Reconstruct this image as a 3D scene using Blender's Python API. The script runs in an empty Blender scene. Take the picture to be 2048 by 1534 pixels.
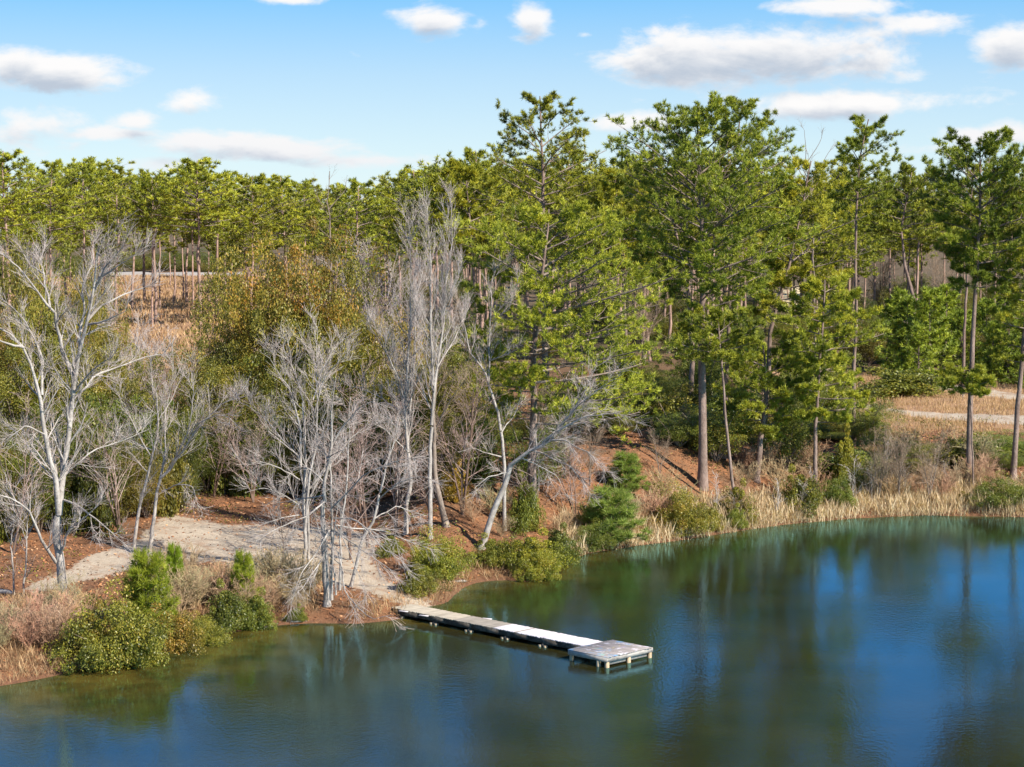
import bpy, math
import numpy as np
from math import radians, sin, cos, tan, atan, atan2, pi
C = bpy.context.scene
COL = C.collection

# ------------------------------------------------------------------ camera
CAMH, FPX, PITCH = 19.0, 4000.0, radians(4.46)
cam = bpy.data.cameras.new('camera'); co = bpy.data.objects.new('camera', cam); COL.objects.link(co)
co.location = (0, 0, CAMH); co.rotation_euler = (pi/2 - PITCH, 0, 0)
cam.sensor_width = 36.0; cam.lens = 36.0*FPX/2048.0
cam.clip_start = 0.5; cam.clip_end = 9000
C.camera = co

# ------------------------------------------------------------------ world / sun
SUN_EL, SUN_H = radians(38), (0.80, -0.60)
SUN_AZ = atan2(SUN_H[0], SUN_H[1])
SKY_STRENGTH = 0.13
SUN_STRENGTH = 5.0
C.view_settings.view_transform = 'Standard'; C.view_settings.look = 'None'
C.view_settings.gamma = 1; C.view_settings.use_curve_mapping = False
C.view_settings.exposure = 1.1
C.cycles.max_bounces = 6; C.cycles.diffuse_bounces = 3; C.cycles.glossy_bounces = 3
C.cycles.transparent_max_bounces = 8; C.cycles.transmission_bounces = 4

def cam_dir(px, py):
    u = (px-1024.0)/FPX; v = (767.0-py)/FPX
    return np.array([u, cos(PITCH)+v*sin(PITCH), -sin(PITCH)+v*cos(PITCH)])
def azel(px, py):
    d = cam_dir(px, py); return atan2(d[0], d[1]), atan2(d[2], math.hypot(d[0], d[1]))

class NT:
    def __init__(s, tree): s.t = tree; s.n = tree.nodes; s.l = tree.links
    def node(s, typ, **kw):
        n = s.n.new(typ)
        for k, v in kw.items(): setattr(n, k, v)
        return n
    def put(s, sock, v):
        if isinstance(v, bpy.types.NodeSocket): s.l.new(v, sock)
        elif v is not None: sock.default_value = v
    def m(s, op, a, b=None, c=None, clamp=False):
        n = s.node('ShaderNodeMath', operation=op); n.use_clamp = clamp
        s.put(n.inputs[0], a); s.put(n.inputs[1], b)
        if c is not None: s.put(n.inputs[2], c)
        return n.outputs[0]
    def vm(s, op, a, b=None, scale=None):
        n = s.node('ShaderNodeVectorMath', operation=op)
        s.put(n.inputs[0], a)
        if b is not None: s.put(n.inputs[1], b)
        if scale is not None: s.put(n.inputs[3], scale)
        return n.outputs[0]
    def mix(s, f, a, b, blend='MIX'):
        n = s.node('ShaderNodeMix', data_type='RGBA', blend_type=blend)
        s.put(n.inputs[0], f); s.put(n.inputs[6], a); s.put(n.inputs[7], b)
        return n.outputs[2]
    def noise(s, vec, scale, detail=4, rough=.55, dist=0, dim='3D'):
        n = s.node('ShaderNodeTexNoise', noise_dimensions=dim)
        if vec is not None: s.put(n.inputs['Vector'], vec)
        s.put(n.inputs['Scale'], scale); s.put(n.inputs['Detail'], detail)
        s.put(n.inputs['Roughness'], rough); s.put(n.inputs['Distortion'], dist)
        return n.outputs['Fac']
    def ramp(s, f, stops):
        n = s.node('ShaderNodeValToRGB'); e = n.color_ramp.elements
        while len(e) < len(stops): e.new(0.5)
        for i, (p, c) in enumerate(stops):
            e[i].position = p; e[i].color = (*c, 1) if len(c) == 3 else c
        s.put(n.inputs[0], f); return n.outputs[0]
    def mr(s, v, a, b, c=0., d=1., smooth=False):
        n = s.node('ShaderNodeMapRange'); n.clamp = True
        if smooth: n.interpolation_type = 'SMOOTHSTEP'
        s.put(n.inputs[0], v)
        for i, x in enumerate((a, b, c, d)): s.put(n.inputs[1+i], x)
        return n.outputs[0]

W = bpy.data.worlds.new('World'); C.world = W; W.use_nodes = True
w = NT(W.node_tree); w.n.clear()
sky = w.node('ShaderNodeTexSky'); sky.sky_type = 'NISHITA'; sky.sun_disc = False
sky.sun_elevation = SUN_EL; sky.sun_rotation = SUN_AZ
sky.air_density = 1.0; sky.dust_density = 0.4; sky.ozone_density = 2.0; sky.altitude = 0
geo = w.node('ShaderNodeTexCoord')
sp = w.node('ShaderNodeSeparateXYZ'); w.put(sp.inputs[0], geo.outputs['Generated'])
dx, dy, dz = sp.outputs
az = w.m('ARCTAN2', dx, dy); el = w.m('ARCSINE', dz)
# clouds drift on a plane high above: coordinates squash toward the horizon
cvec = w.node('ShaderNodeCombineXYZ'); w.put(cvec.inputs[0], w.m('MULTIPLY', az, 1.0)); w.put(cvec.inputs[1], w.m('MULTIPLY', el, 2.1))
cv = cvec.outputs[0]
cvup = w.vm('ADD', cv, (0.0045, 0.013, 0))
CL = [  # px, py, half width, half height, weight
 (120,150,150,32,1.05),(20,122,55,35,.9),(215,180,55,18,.7),(380,200,65,25,.85),(60,250,95,38,.85),(278,243,48,21,1.0),
 (250,268,120,15,.9),(400,282,140,22,.95),(560,300,180,26,.9),(760,320,170,18,.85),(130,300,160,26,.5),(290,330,190,22,.55),
 (580,0,80,10,.9),(855,35,75,32,1.0),(1068,45,50,32,1.0),(965,45,35,20,.5),(1175,70,28,12,.55),
 (1510,112,285,52,1.2),(1330,120,110,36,.95),(1500,75,120,24,.8),(1710,95,110,24,.85),(1700,208,240,26,1.05),(1600,190,120,14,.6),(1260,245,110,22,.85),
 (1680,14,140,18,.85),(1850,48,105,26,.85),(1760,40,120,12,.5),(2030,95,80,45,1.0),(2000,268,130,24,.95),(1850,300,170,22,.55),(1160,320,60,20,.5),
 (1280,200,24,9,.4),(1015,226,16,7,.35),(1820,150,60,18,.7)]
def cloud_mask(vec_off_el):
    cur = None
    for (px, py, hw, hh, wt) in CL:
        a0, e0 = azel(px, py); a1, _ = azel(px+hw, py); _, e1 = azel(px, py-hh)
        u = w.m('DIVIDE', w.m('SUBTRACT', az, a0), abs(a1-a0)*1.1)
        vv = w.m('DIVIDE', w.m('SUBTRACT', vec_off_el, e0), abs(e1-e0)*1.15)
        r = w.m('SQRT', w.m('ADD', w.m('MULTIPLY', u, u), w.m('MULTIPLY', vv, vv)))
        g = w.mr(r, 1.75, 0.15, 0, wt)
        cur = g if cur is None else w.m('SMOOTH_MAX', cur, g, 0.12)
    return cur
def cloud_noise(v):
    a = w.noise(v, 20.0, 8, .6, .35); b = w.noise(v, 72.0, 5, .6, .2)
    return w.m('ADD', w.m('MULTIPLY', a, .75), w.m('MULTIPLY', b, .25))
m0 = cloud_mask(el)
# away from the frame the cloud field goes on as scattered cumulus
front = w.mr(az, -0.36, -0.29); front = w.m('MULTIPLY', front, w.mr(az, .36, .29))
front = w.m('MULTIPLY', front, w.mr(el, .20, .135))
other = w.m('MULTIPLY', w.mr(w.noise(geo.outputs['Generated'], 2.6, 3, .5), .52, .75, 0, .9), w.mr(el, 0.0, .1))
m0 = w.m('MAXIMUM', m0, w.m('MULTIPLY', other, w.m('SUBTRACT', 1.0, front)))
n0 = cloud_noise(cv); n1 = cloud_noise(cvup)
dens = w.mr(w.m('ADD', m0, w.m('MULTIPLY', w.m('SUBTRACT', n0, .5), 2.1)), .36, .84, 0, 1, True)
thick = w.m('ADD', m0, w.m('MULTIPLY', w.m('SUBTRACT', n0, .5), 2.0))
m1 = cloud_mask(w.m('ADD', el, 0.0075))
above = w.m('ADD', m1, w.m('MULTIPLY', w.m('SUBTRACT', n1, .5), 1.6))
shade = w.mr(above, .42, 1.15, 0, 1, True)
lit = w.mix(shade, (1.03,1.0,.98,1), (.52,.58,.68,1))
lit = w.mix(w.m('MULTIPLY', w.mr(el, .06, .02), .45), lit, (.66,.70,.80,1))
skyc = w.vm('SCALE', sky.outputs[0], scale=SKY_STRENGTH)
base = w.ramp(w.mr(el, 0.0, 1.0), [(0,(.76,.90,.94)),(.035,(.62,.82,.93)),(.075,(.42,.67,.92)),(.115,(.15,.51,.94)),(.20,(.02,.45,.98)),(.45,(.04,.28,.74)),(1,(.05,.16,.55))])
blue = w.mix(.9, skyc, w.vm('SCALE', base, scale=.455))
cloudy = w.mix(w.m('MULTIPLY', dens, .93), blue, w.vm('SCALE', lit, scale=.465))
bg = w.node('ShaderNodeBackground'); w.put(bg.inputs[0], w.vm('SCALE', cloudy, scale=1.0/SKY_STRENGTH)); bg.inputs[1].default_value = SKY_STRENGTH
wo = w.node('ShaderNodeOutputWorld'); w.l.new(bg.outputs[0], wo.inputs[0])
W.cycles.sampling_method = 'MANUAL'; W.cycles.sample_map_resolution = 512

sl = bpy.data.lights.new('sun', 'SUN'); so = bpy.data.objects.new('sun', sl); COL.objects.link(so)
sl.energy = SUN_STRENGTH; sl.angle = radians(.53); sl.color = (1.0, .93, .82)
from mathutils import Vector
so.rotation_euler = Vector((SUN_H[0]*cos(SUN_EL), SUN_H[1]*cos(SUN_EL), sin(SUN_EL))).to_track_quat('Z', 'Y').to_euler()
so.location = (60, -30, 80)

# ------------------------------------------------------------------ helpers: tagging
def tag(o, label=None, cat=None, group=None, kind=None):
    if label: o['label'] = label
    if cat: o['category'] = cat
    if group: o['group'] = group
    if kind: o['kind'] = kind
    return o
def empty(name, loc, label, cat, group=None, rz=0.):
    o = bpy.data.objects.new(name, None); COL.objects.link(o); o.empty_display_size = .5
    o.location = loc; o.rotation_euler = (0, 0, rz); return tag(o, label, cat, group)
def mk(V, F, name, mat=None, v=None, smooth=False):
    me = bpy.data.meshes.new(name)
    V = np.asarray(V, np.float32).reshape(-1, 3); F = np.asarray(F, np.int32)
    nf, k = F.shape
    me.vertices.add(len(V)); me.vertices.foreach_set('co', V.ravel())
    me.loops.add(nf*k); me.loops.foreach_set('vertex_index', F.ravel())
    me.polygons.add(nf); me.polygons.foreach_set('loop_start', np.arange(nf, dtype=np.int32)*k)
    me.polygons.foreach_set('loop_total', np.full(nf, k, np.int32))
    if smooth: me.polygons.foreach_set('use_smooth', np.ones(nf, bool))
    if v is not None:
        v = np.asarray(v, np.float32)
        if v.ndim == 1:
            a = me.attributes.new('v', 'FLOAT', 'POINT'); a.data.foreach_set('value', v)
        else:
            a = me.attributes.new('mask', 'FLOAT_COLOR', 'POINT'); a.data.foreach_set('color', v.ravel())
    if mat: me.materials.append(mat)
    me.update(); me.validate(); return me
def ob(name, me, parent=None, loc=None):
    o = bpy.data.objects.new(name, me); COL.objects.link(o)
    if parent: o.parent = parent
    if loc is not None: o.location = loc
    return o
def copy_thing(src, loc, rz, scale, label, cat, group, kids=None, color=None):
    r = src.copy(); COL.objects.link(r)
    r.location = loc; r.rotation_euler = (0, 0, rz); r.scale = scale
    tag(r, label, cat, group)
    for ch in (kids or src.children):
        c = ch.copy(); COL.objects.link(c); c.parent = r
        if color is not None and c.name.split('.')[0] in ('crown', 'foliage', 'twigs'): c.color = (*color, 1)
    return r
def mesh_thing_copy(me, name, loc, rz, scale, label, cat, group, color=None):
    o = ob(name, me, None, loc); o.rotation_euler = (0, 0, rz); o.scale = scale
    if color is not None: o.color = (*color, 1)
    return tag(o, label, cat, group)

LANDMARKS = [(15,'the left frame edge'),(75,'the left shore weeds'),(130,'the big forked bare trunk'),(200,'the left sand end'),(265,'the slim leaning bare pair'),(305,'the yellow green young pine'),(360,'the left shore brush'),
 (430,'the dark low shore shrub'),(488,'the slim yellow green sapling'),(550,'the sapling on the sand'),(609,'the triple pale trunks'),(660,'the skirted bare tree'),(725,'the thin leaning trunk'),(775,'the dock landing'),(815,'the straight white trunk'),(862,'the tallest white trunk'),
 (905,'the brownish flared trunk'),(962,'the leaning bare trunk foot'),(1010,'the upright forked bare trunk'),(1065,'the broad light green pine'),(1120,'the dark footed shrub'),(1175,'the start of the reeds'),(1235,'the feathery pine bush'),(1300,'the orange slope'),(1360,'the round reed bank bush'),(1405,'the massive pine trunk'),
 (1452,'the slim low crowned pine'),(1512,'the leaning dark pine foot'),(1570,'the curving tall pine'),(1632,'the spreading light green pine'),(1704,'the tall yellow green shrub'),(1770,'the white sapling group'),(1822,'the vine wrapped pine'),(1880,'the reeds near the right'),(1937,'the dark straight pine'),(1990,'the dense right shore bush'),(2040,'the right frame edge')]
ORD = ('second third fourth fifth sixth seventh eighth ninth tenth eleventh twelfth thirteenth fourteenth fifteenth sixteenth seventeenth eighteenth nineteenth twentieth').split()
PENDING = []
def pend(o, base, px, D): PENDING.append((o, base, min(range(len(LANDMARKS)), key=lambda k: abs(LANDMARKS[k][0]-px)), D)); return o
def finish_labels():
    g = {}
    for o, b, k, D in PENDING: g.setdefault((b, k), []).append((D, o))
    for (b, k), l in g.items():
        l.sort(key=lambda q: q[0]); n = len(l); where = 'in line with '+LANDMARKS[k][1]
        for i, (_, o) in enumerate(l):
            q = '' if n == 1 else ('nearer ', 'farther ')[i] if n == 2 else 'nearest ' if i == 0 else 'farthest ' if i == n-1 else ORD[min(i-1, 18)]+' nearest '
            o['label'] = b+', '+q+where
# ------------------------------------------------------------------ helpers: geometry
def nrm(a): return a/np.maximum(np.linalg.norm(a, axis=-1, keepdims=True), 1e-9)
def tubes(P, R, sides):
    """P (N,K,3), R (N,K) -> verts, quads of N tubes"""
    P = np.asarray(P, float); R = np.asarray(R, float)
    N, K, _ = P.shape
    T = nrm(np.gradient(P, axis=1))
    ref = np.where(np.abs(T[..., 2:3]) < .9, np.array([0, 0, 1.]), np.array([1., 0, 0]))
    ref = np.repeat(ref[:, :1], K, axis=1) if K > 1 else ref
    A = nrm(np.cross(T, ref)); B = np.cross(T, A)
    ang = np.arange(sides)*2*pi/sides
    V = P[:, :, None, :] + R[:, :, None, None]*(A[:, :, None, :]*np.cos(ang)[None, None, :, None] + B[:, :, None, :]*np.sin(ang)[None, None, :, None])
    idx = np.arange(N*K*sides).reshape(N, K, sides)
    a = idx[:, :-1, :]; b = idx[:, 1:, :]
    F = np.stack([a, np.roll(a, -1, axis=2), np.roll(b, -1, axis=2), b], axis=-1).reshape(-1, 4)
    return V.reshape(-1, 3), F
class Acc:
    def __init__(s): s.V = []; s.F = []; s.v = []; s.n = 0
    def add(s, V, F, v=None):
        V = np.asarray(V).reshape(-1, 3)
        s.V.append(V); s.F.append(np.asarray(F)+s.n); s.n += len(V)
        s.v.append(np.zeros(len(V)) if v is None else np.broadcast_to(v, (len(V),)) if np.ndim(v) == 0 else v)
    def mesh(s, name, mat, smooth=False):
        return mk(np.concatenate(s.V), np.concatenate(s.F), name, mat, np.concatenate(s.v), smooth)
def resample(path, n):
    p = np.asarray(path, float); d = np.r_[0, np.cumsum(np.linalg.norm(np.diff(p, axis=0), axis=1))]
    t = np.linspace(0, d[-1], n); return np.stack([np.interp(t, d, p[:, i]) for i in range(p.shape[1])], 1)
def plen(P): return np.linalg.norm(np.diff(P, axis=1), axis=2).sum(1)
def spawn(rng, P, R, n, t0, t1, ang, lr, up, K, gn, rr, lmin=0., lmax=99., bend=0., absolute=None, tpow=1.0, flat=None, tfall=.3):
    N, KP, _ = P.shape; M = N*n
    L = plen(P)
    t = t0+(t1-t0)*((np.arange(n)[None, :]+rng.random((N, n)))/n)**tpow
    x = t*(KP-1); i = np.clip(x.astype(int), 0, KP-2); f = (x-i)[..., None]
    ar = np.arange(N)[:, None]
    O = P[ar, i]*(1-f)+P[ar, i+1]*f
    r0 = R[ar, i]*(1-f[..., 0])+R[ar, i+1]*f[..., 0]
    T = nrm(P[ar, i+1]-P[ar, i])
    q = rng.normal(size=(N, n, 3))
    if flat is not None: q[..., 2] *= flat
    q = nrm(q - (q*T).sum(-1, keepdims=True)*T)
    a = ang*(1+.3*rng.normal(size=(N, n)))[..., None]
    D = nrm(T*np.cos(a)+q*np.sin(a)+np.array([0, 0, up]))
    if absolute is not None: ln = absolute*(.6+.7*rng.random((N, n)))*(1.08-tfall*t)
    else: ln = lr*L[:, None]*(1-.55*t)*(.55+.8*rng.random((N, n)))
    ln = np.clip(ln, lmin, lmax)
    O = O.reshape(M, 3); D = D.reshape(M, 3); ln = ln.reshape(M); r0 = (r0*rr).reshape(M)
    Q = np.zeros((M, K, 3)); Q[:, 0] = O
    for k in range(1, K):
        D = nrm(D+gn*rng.normal(size=(M, 3))+np.array([0, 0, bend]))
        Q[:, k] = Q[:, k-1]+D*(ln/(K-1))[:, None]
    RR = r0[:, None]*np.linspace(1, .35, K)[None, :]
    return Q, RR
def leaves(rng, Cn, Nn, size, asp=.5):
    """diamond leaves at Cn with normals Nn (random spin)"""
    n = len(Cn); q = nrm(rng.normal(size=(n, 3))); a = nrm(np.cross(Nn, q)); b = np.cross(Nn, a)
    s = size*(.6+.8*rng.random(n))[:, None]
    V = np.stack([Cn-a*s, Cn+b*s*asp, Cn+a*s, Cn-b*s*asp], 1)
    return V.reshape(-1, 3), np.arange(4*n).reshape(n, 4)
def needles(rng, O, D, n, ln, wd, spread):
    """n thin triangles radiating from each origin O around D"""
    M = len(O)
    d = nrm(D[:, None, :]+spread*rng.normal(size=(M, n, 3)))
    q = nrm(np.cross(d, rng.normal(size=(M, n, 3))))
    l = ln*(.7+.6*rng.random((M, n, 1))); o = O[:, None, :]
    V = np.stack([o+d*l*.1-q*wd*.5, o+d*l, o+d*l*.1+q*wd*.5], 2)
    V = V.reshape(-1, 3); return V, np.arange(len(V)).reshape(-1, 3)

# ------------------------------------------------------------------ materials
def base_mat(name, rough=.9, spec=.2):
    m = bpy.data.materials.new(name); m.use_nodes = True; t = NT(m.node_tree)
    b = t.n['Principled BSDF']; b.inputs['Roughness'].default_value = rough
    b.inputs['Specular IOR Level'].default_value = spec
    return m, t, b
def foliage_mat(name, stops, transl=.35, rough=.55, spec=.25, objcol=True, hue=.0):
    m, t, b = base_mat(name, rough, spec)
    at = t.node('ShaderNodeAttribute', attribute_name='v')
    oi = t.node('ShaderNodeObjectInfo')
    f = t.m('ADD', at.outputs['Fac'], t.m('MULTIPLY', t.m('SUBTRACT', oi.outputs['Random'], .5), .22), clamp=True)
    col = t.ramp(f, stops)
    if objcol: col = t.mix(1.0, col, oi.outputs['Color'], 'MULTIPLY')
    t.put(b.inputs['Base Color'], col)
    tr = t.node('ShaderNodeBsdfTranslucent'); t.put(tr.inputs[0], t.vm('MULTIPLY', col, (1.25, 1.2, .7)))
    mx = t.node('ShaderNodeMixShader'); mx.inputs[0].default_value = transl
    t.l.new(b.outputs[0], mx.inputs[1]); t.l.new(tr.outputs[0], mx.inputs[2])
    t.l.new(mx.outputs[0], t.n['Material Output'].inputs[0]); return m
def bark_mat(name, c1, c2, c3, scale=3., zs=.25, bump=.4, rough=.9):
    m, t, b = base_mat(name, rough, .15)
    tc = t.node('ShaderNodeTexCoord'); mp = t.node('ShaderNodeMapping'); mp.inputs['Scale'].default_value = (1, 1, zs)
    t.l.new(tc.outputs['Object'], mp.inputs[0]); v = mp.outputs[0]
    n1 = t.noise(v, scale, 5, .65); n2 = t.noise(v, scale*6, 4, .7)
    at = t.node('ShaderNodeAttribute', attribute_name='v')
    col = t.mix(t.mr(n1, .38, .62), (*c1, 1), (*c2, 1)); col = t.mix(t.mr(n2, .5, .72, 0, .8), col, (*c3, 1))
    oi = t.node('ShaderNodeObjectInfo'); col = t.mix(1.0, col, oi.outputs['Color'], 'MULTIPLY')
    t.put(b.inputs['Base Color'], col)
    bp = t.node('ShaderNodeBump'); bp.inputs['Strength'].default_value = bump; bp.inputs['Distance'].default_value = .05
    t.put(bp.inputs['Height'], n2); t.l.new(bp.outputs[0], b.inputs['Normal']); return m
M_PINE = foliage_mat('pine_needles', [(0,(.045,.065,.014)),(.3,(.15,.175,.020)),(.65,(.30,.315,.030)),(1,(.46,.42,.04))], .13, .5)
M_PINE_Y = foliage_mat('young_pine_needles', [(0,(.16,.19,.015)),(.5,(.36,.40,.025)),(1,(.55,.54,.05))], .4, .5)
M_LEAF = foliage_mat('broad_leaves', [(0,(.035,.042,.011)),(.3,(.115,.12,.018)),(.6,(.22,.205,.028)),(.85,(.33,.27,.045)),(1,(.36,.22,.055))], .3, .45, .4)
M_BRONZE = foliage_mat('bronze_leaves', [(0,(.045,.048,.012)),(.3,(.13,.125,.020)),(.6,(.24,.205,.032)),(.85,(.33,.235,.045)),(1,(.36,.18,.045))], .3, .5, .35)
M_DRY = foliage_mat('dry_leaves', [(0,(.10,.045,.02)),(.5,(.27,.13,.06)),(1,(.42,.25,.12))], .3, .7)
M_REED = foliage_mat('dry_reed', [(0,(.33,.22,.12)),(.5,(.58,.45,.28)),(1,(.75,.64,.46))], .3, .7)
M_STRAW = foliage_mat('dry_field_grass', [(0,(.20,.10,.055)),(.5,(.40,.26,.14)),(1,(.56,.40,.22))], .3, .8)
M_LITTER = foliage_mat('fallen_leaves', [(0,(.05,.025,.015)),(.35,(.20,.085,.038)),(.7,(.40,.17,.065)),(1,(.58,.36,.20))], .1, .8)
M_PBARK = bark_mat('pine_bark', (.15,.105,.085), (.26,.19,.16), (.05,.036,.032), 2.6, .35, .8)
M_PLIMB = bark_mat('pine_limb', (.16,.12,.095), (.25,.20,.165), (.09,.065,.05), 3, .5, .3)
M_WBARK = bark_mat('pale_bark', (.24,.21,.185), (.39,.355,.325), (.09,.075,.065), 1.4, .7, .5)
M_TWIG = bark_mat('pale_twig', (.37,.31,.285), (.48,.42,.385), (.22,.175,.15), 1.2, 1, 0.)
M_BTWIG = bark_mat('brown_twig', (.23,.16,.11), (.33,.25,.18), (.13,.09,.06), 1.2, 1, 0.)

# ------------------------------------------------------------------ terrain functions
def hit_plane(px, py, z=0.):
    d = cam_dir(px, py); t = (z-CAMH)/d[2]; return np.array([d[0]*t, d[1]*t, z])
shore_px = [(-140,1400),(0,1372),(70,1360),(130,1347),(190,1332),(240,1326),(330,1305),(350,1290),(400,1284),(450,1268),(500,1258),(560,1250),(620,1246),
 (720,1247),(790,1240),(830,1228),(850,1214),(890,1207),(925,1175),(960,1163),(1010,1160),(1060,1163),(1105,1150),(1118,1122),(1180,1106),(1280,1090),(1340,1083),(1400,1074),
 (1500,1058),(1560,1050),(1620,1044),(1700,1037),(1780,1033),(1850,1030),(1930,1032),(2048,1034),(2150,1035)]
SH = np.array([hit_plane(*p)[:2] for p in shore_px])
e0, e1 = SH[0], SH[-1]
POLY = np.vstack([SH, [[e1[0]+25, e1[1]+1],[130,105],[145,0],[110,-120],[0,-170],[-110,-130],[-95,0],[-60,55],[e0[0]-9, e0[1]-3]]])  # the lake
def pip(x, y, poly):
    ins = np.zeros(x.shape, bool); n = len(poly); j = n-1
    for i in range(n):
        xi, yi = poly[i]; xj, yj = poly[j]
        with np.errstate(divide='ignore', invalid='ignore'):
            c = ((yi > y) != (yj > y)) & (x < (xj-xi)*(y-yi)/(yj-yi+1e-12)+xi)
        ins ^= c; j = i
    return ins
def sdist(x, y):
    x = np.asarray(x, float); y = np.asarray(y, float); best = np.full(x.shape, 1e9); n = len(POLY)
    for i in range(n):
        a = POLY[i]; b = POLY[(i+1) % n]; d = b-a; L2 = (d*d).sum()
        t = np.clip(((x-a[0])*d[0]+(y-a[1])*d[1])/L2, 0, 1)
        best = np.minimum(best, (x-a[0]-t*d[0])**2+(y-a[1]-t*d[1])**2)
    s = np.sqrt(best); return np.where(pip(x, y, POLY), -s, s)
def wob(x, y):
    return (np.sin(x*.9+1.3*np.sin(y*.7))*np.sin(y*1.1+x*.3)*.5+np.sin(x*.31+2)*np.cos(y*.27)*1.0+np.sin(x*2.3+y)*np.cos(y*2.1-x*.6)*.25)
def height(x, y):
    x = np.asarray(x, float); y = np.asarray(y, float); s = sdist(x, y)
    a = x/np.maximum(y, 5)
    hl = np.interp(s, [-40,-6,0,1.2,7,22,34,60,300], [-4,-1.5,0,.4,.9,1.7,2.8,3.7,4.2])
    hm = np.interp(s, [-40,-6,0,1,4,9.5,15,40,300], [-4,-1.5,0,.4,1.3,4.4,4.9,4.6,4.4])
    hr = np.interp(s, [-40,-6,0,1,4,9,16,50,300], [-4,-1.5,0,.4,.9,2.1,2.5,2.8,4.0])
    kl = 1/(1+np.exp((a+.047)/.009)); kr = 1/(1+np.exp(-(a-.125)/.012))
    h = hl*kl+(1-kl)*(hm*(1-kr)+hr*kr)
    return h+.13*wob(x, y)*np.clip(s/6, 0, 1)*np.interp(y, [0, 160, 400], [1, 1, 2])
def DM(D):
    if D < 0: return -D
    g = np.interp(D, [30,45,50,60,300], [.3,1,2.5,4,4]); yb = 767+1420*np.tan(np.arctan((22-g)/D)-radians(12.4))
    return float((CAMH-g)/np.tan(np.arctan((yb-767)/FPX)+PITCH))
def gz(x, y): return float(height(np.array([x]), np.array([y]))[0])
def ground_hit(px, py):
    d = cam_dir(px, py); t = np.linspace(70, 800, 7301)
    X = d[0]*t; Y = d[1]*t; Z = CAMH+d[2]*t
    i = np.argmax(Z < height(X, Y)); return np.array([X[i], Y[i], Z[i]])
def at_depth(px, py, Y):
    d = cam_dir(px, py); return d*(Y/d[1])+np.array([0, 0, CAMH])
def to_px(x, y, z):
    zz = z-CAMH; f = y*cos(PITCH)-zz*sin(PITCH); u = y*sin(PITCH)+zz*cos(PITCH)
    f = np.where(f > .1, f, .1); return 1024+FPX*x/f, 767-FPX*u/f

# ------------------------------------------------------------------ ground
def grid_axis(lo, hi, step, far0, far1):
    core = np.arange(lo, hi+1e-6, step); up = []; s = step; v = hi
    while v < far1: s *= 1.12; v += s; up.append(v)
    dn = []; s = step; v = lo
    while v > far0: s *= 1.12; v -= s; dn.append(v)
    return np.r_[dn[::-1], core, up]
gx = grid_axis(-58, 60, .55, -2600, 2600); gy = grid_axis(76, 232, .75, -260, 5200)
GX, GY = np.meshgrid(gx, gy); GZ = height(GX, GY); GS = sdist(GX, GY)
rg = np.random.default_rng(1)
GZ = GZ+np.where((GS > .5), rg.normal(size=GZ.shape)*.022, 0)
PX, PY = to_px(GX, GY, GZ)
def pmask(poly):
    return pip(PX, PY, np.array(poly, float)) & (GY > 5)
def blur(m, n=1):
    m = m.astype(float)
    for _ in range(n):
        m = (m+np.roll(m, 1, 0)+np.roll(m, -1, 0)+np.roll(m, 1, 1)+np.roll(m, -1, 1))/5
    return m
clearing = [(60,1165),(130,1142),(175,1114),(270,1084),(330,1022),(375,1034),(440,1048),(560,1053),(650,1052),(720,1062),(760,1085),(745,1120),(765,1150),(805,1180),(900,1215),(850,1222),(790,1208),(740,1185),(690,1172),(620,1160),(500,1150),(430,1120),(380,1132),(300,1128),(230,1145),(130,1170),(60,1198)]
path1 = [(1560,800),(1700,806),(1790,818),(1880,826),(2010,830),(2130,835),(2130,856),(1960,845),(1860,838),(1780,826),(1690,813),(1560,806)]
path2 = [(1840,765),(1930,772),(2040,788),(2130,800),(2130,812),(2030,801),(1930,784),(1840,776)]
sand = blur(pmask(clearing), 2)+blur(pmask(path1)|pmask(path2), 1)
yield_sand = blur(pmask([(1560,586),(1600,575),(1700,580),(1705,606),(1640,610),(1560,610)]), 0)
field = blur(pmask([(1500,740),(1700,745),(1850,755),(2200,770),(2200,870),(1900,860),(1700,850),(1500,820)]) |
             ((GY > 215) & (PX < 560) & (GY < 640)) , 2)
strip = np.clip(1-np.abs(GS-.1)/.9, 0, 1)
mask = np.stack([np.clip(sand, 0, 1), field, strip, np.clip(yield_sand, 0, 1)], -1).reshape(-1, 4)
ny, nx = GX.shape; id_ = np.arange(ny*nx).reshape(ny, nx)
F = np.stack([id_[:-1, :-1], id_[:-1, 1:], id_[1:, 1:], id_[1:, :-1]], -1).reshape(-1, 4)
mg, t, b = base_mat('forest_floor', .95, .1)
tc = t.node('ShaderNodeTexCoord').outputs['Object']; at = t.node('ShaderNodeAttribute', attribute_name='mask')
sc = t.node('ShaderNodeSeparateColor'); t.l.new(at.outputs['Color'], sc.inputs[0])
nb = t.noise(tc, .35, 5, .6); nm = t.noise(tc, 2.2, 6, .7); nf = t.noise(tc, 14., 5, .75)
litter = t.mix(t.mr(nm, .35, .65), (.25,.11,.052,1), (.10,.055,.032,1)); litter = t.mix(t.mr(nf, .5, .75, 0, .8), litter, (.46,.26,.14,1))
litter = t.mix(t.mr(nb, .5, .65, 0, .7), litter, (.12,.075,.045,1))
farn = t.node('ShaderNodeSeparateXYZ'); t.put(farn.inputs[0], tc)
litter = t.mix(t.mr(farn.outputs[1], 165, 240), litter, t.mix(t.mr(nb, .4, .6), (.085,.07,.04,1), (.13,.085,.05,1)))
fieldc = t.mix(t.mr(nm, .35, .65), (.34,.21,.12,1), (.24,.13,.08,1)); fieldc = t.mix(t.mr(nf, .5, .7, 0, .7), fieldc, (.48,.34,.19,1))
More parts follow.
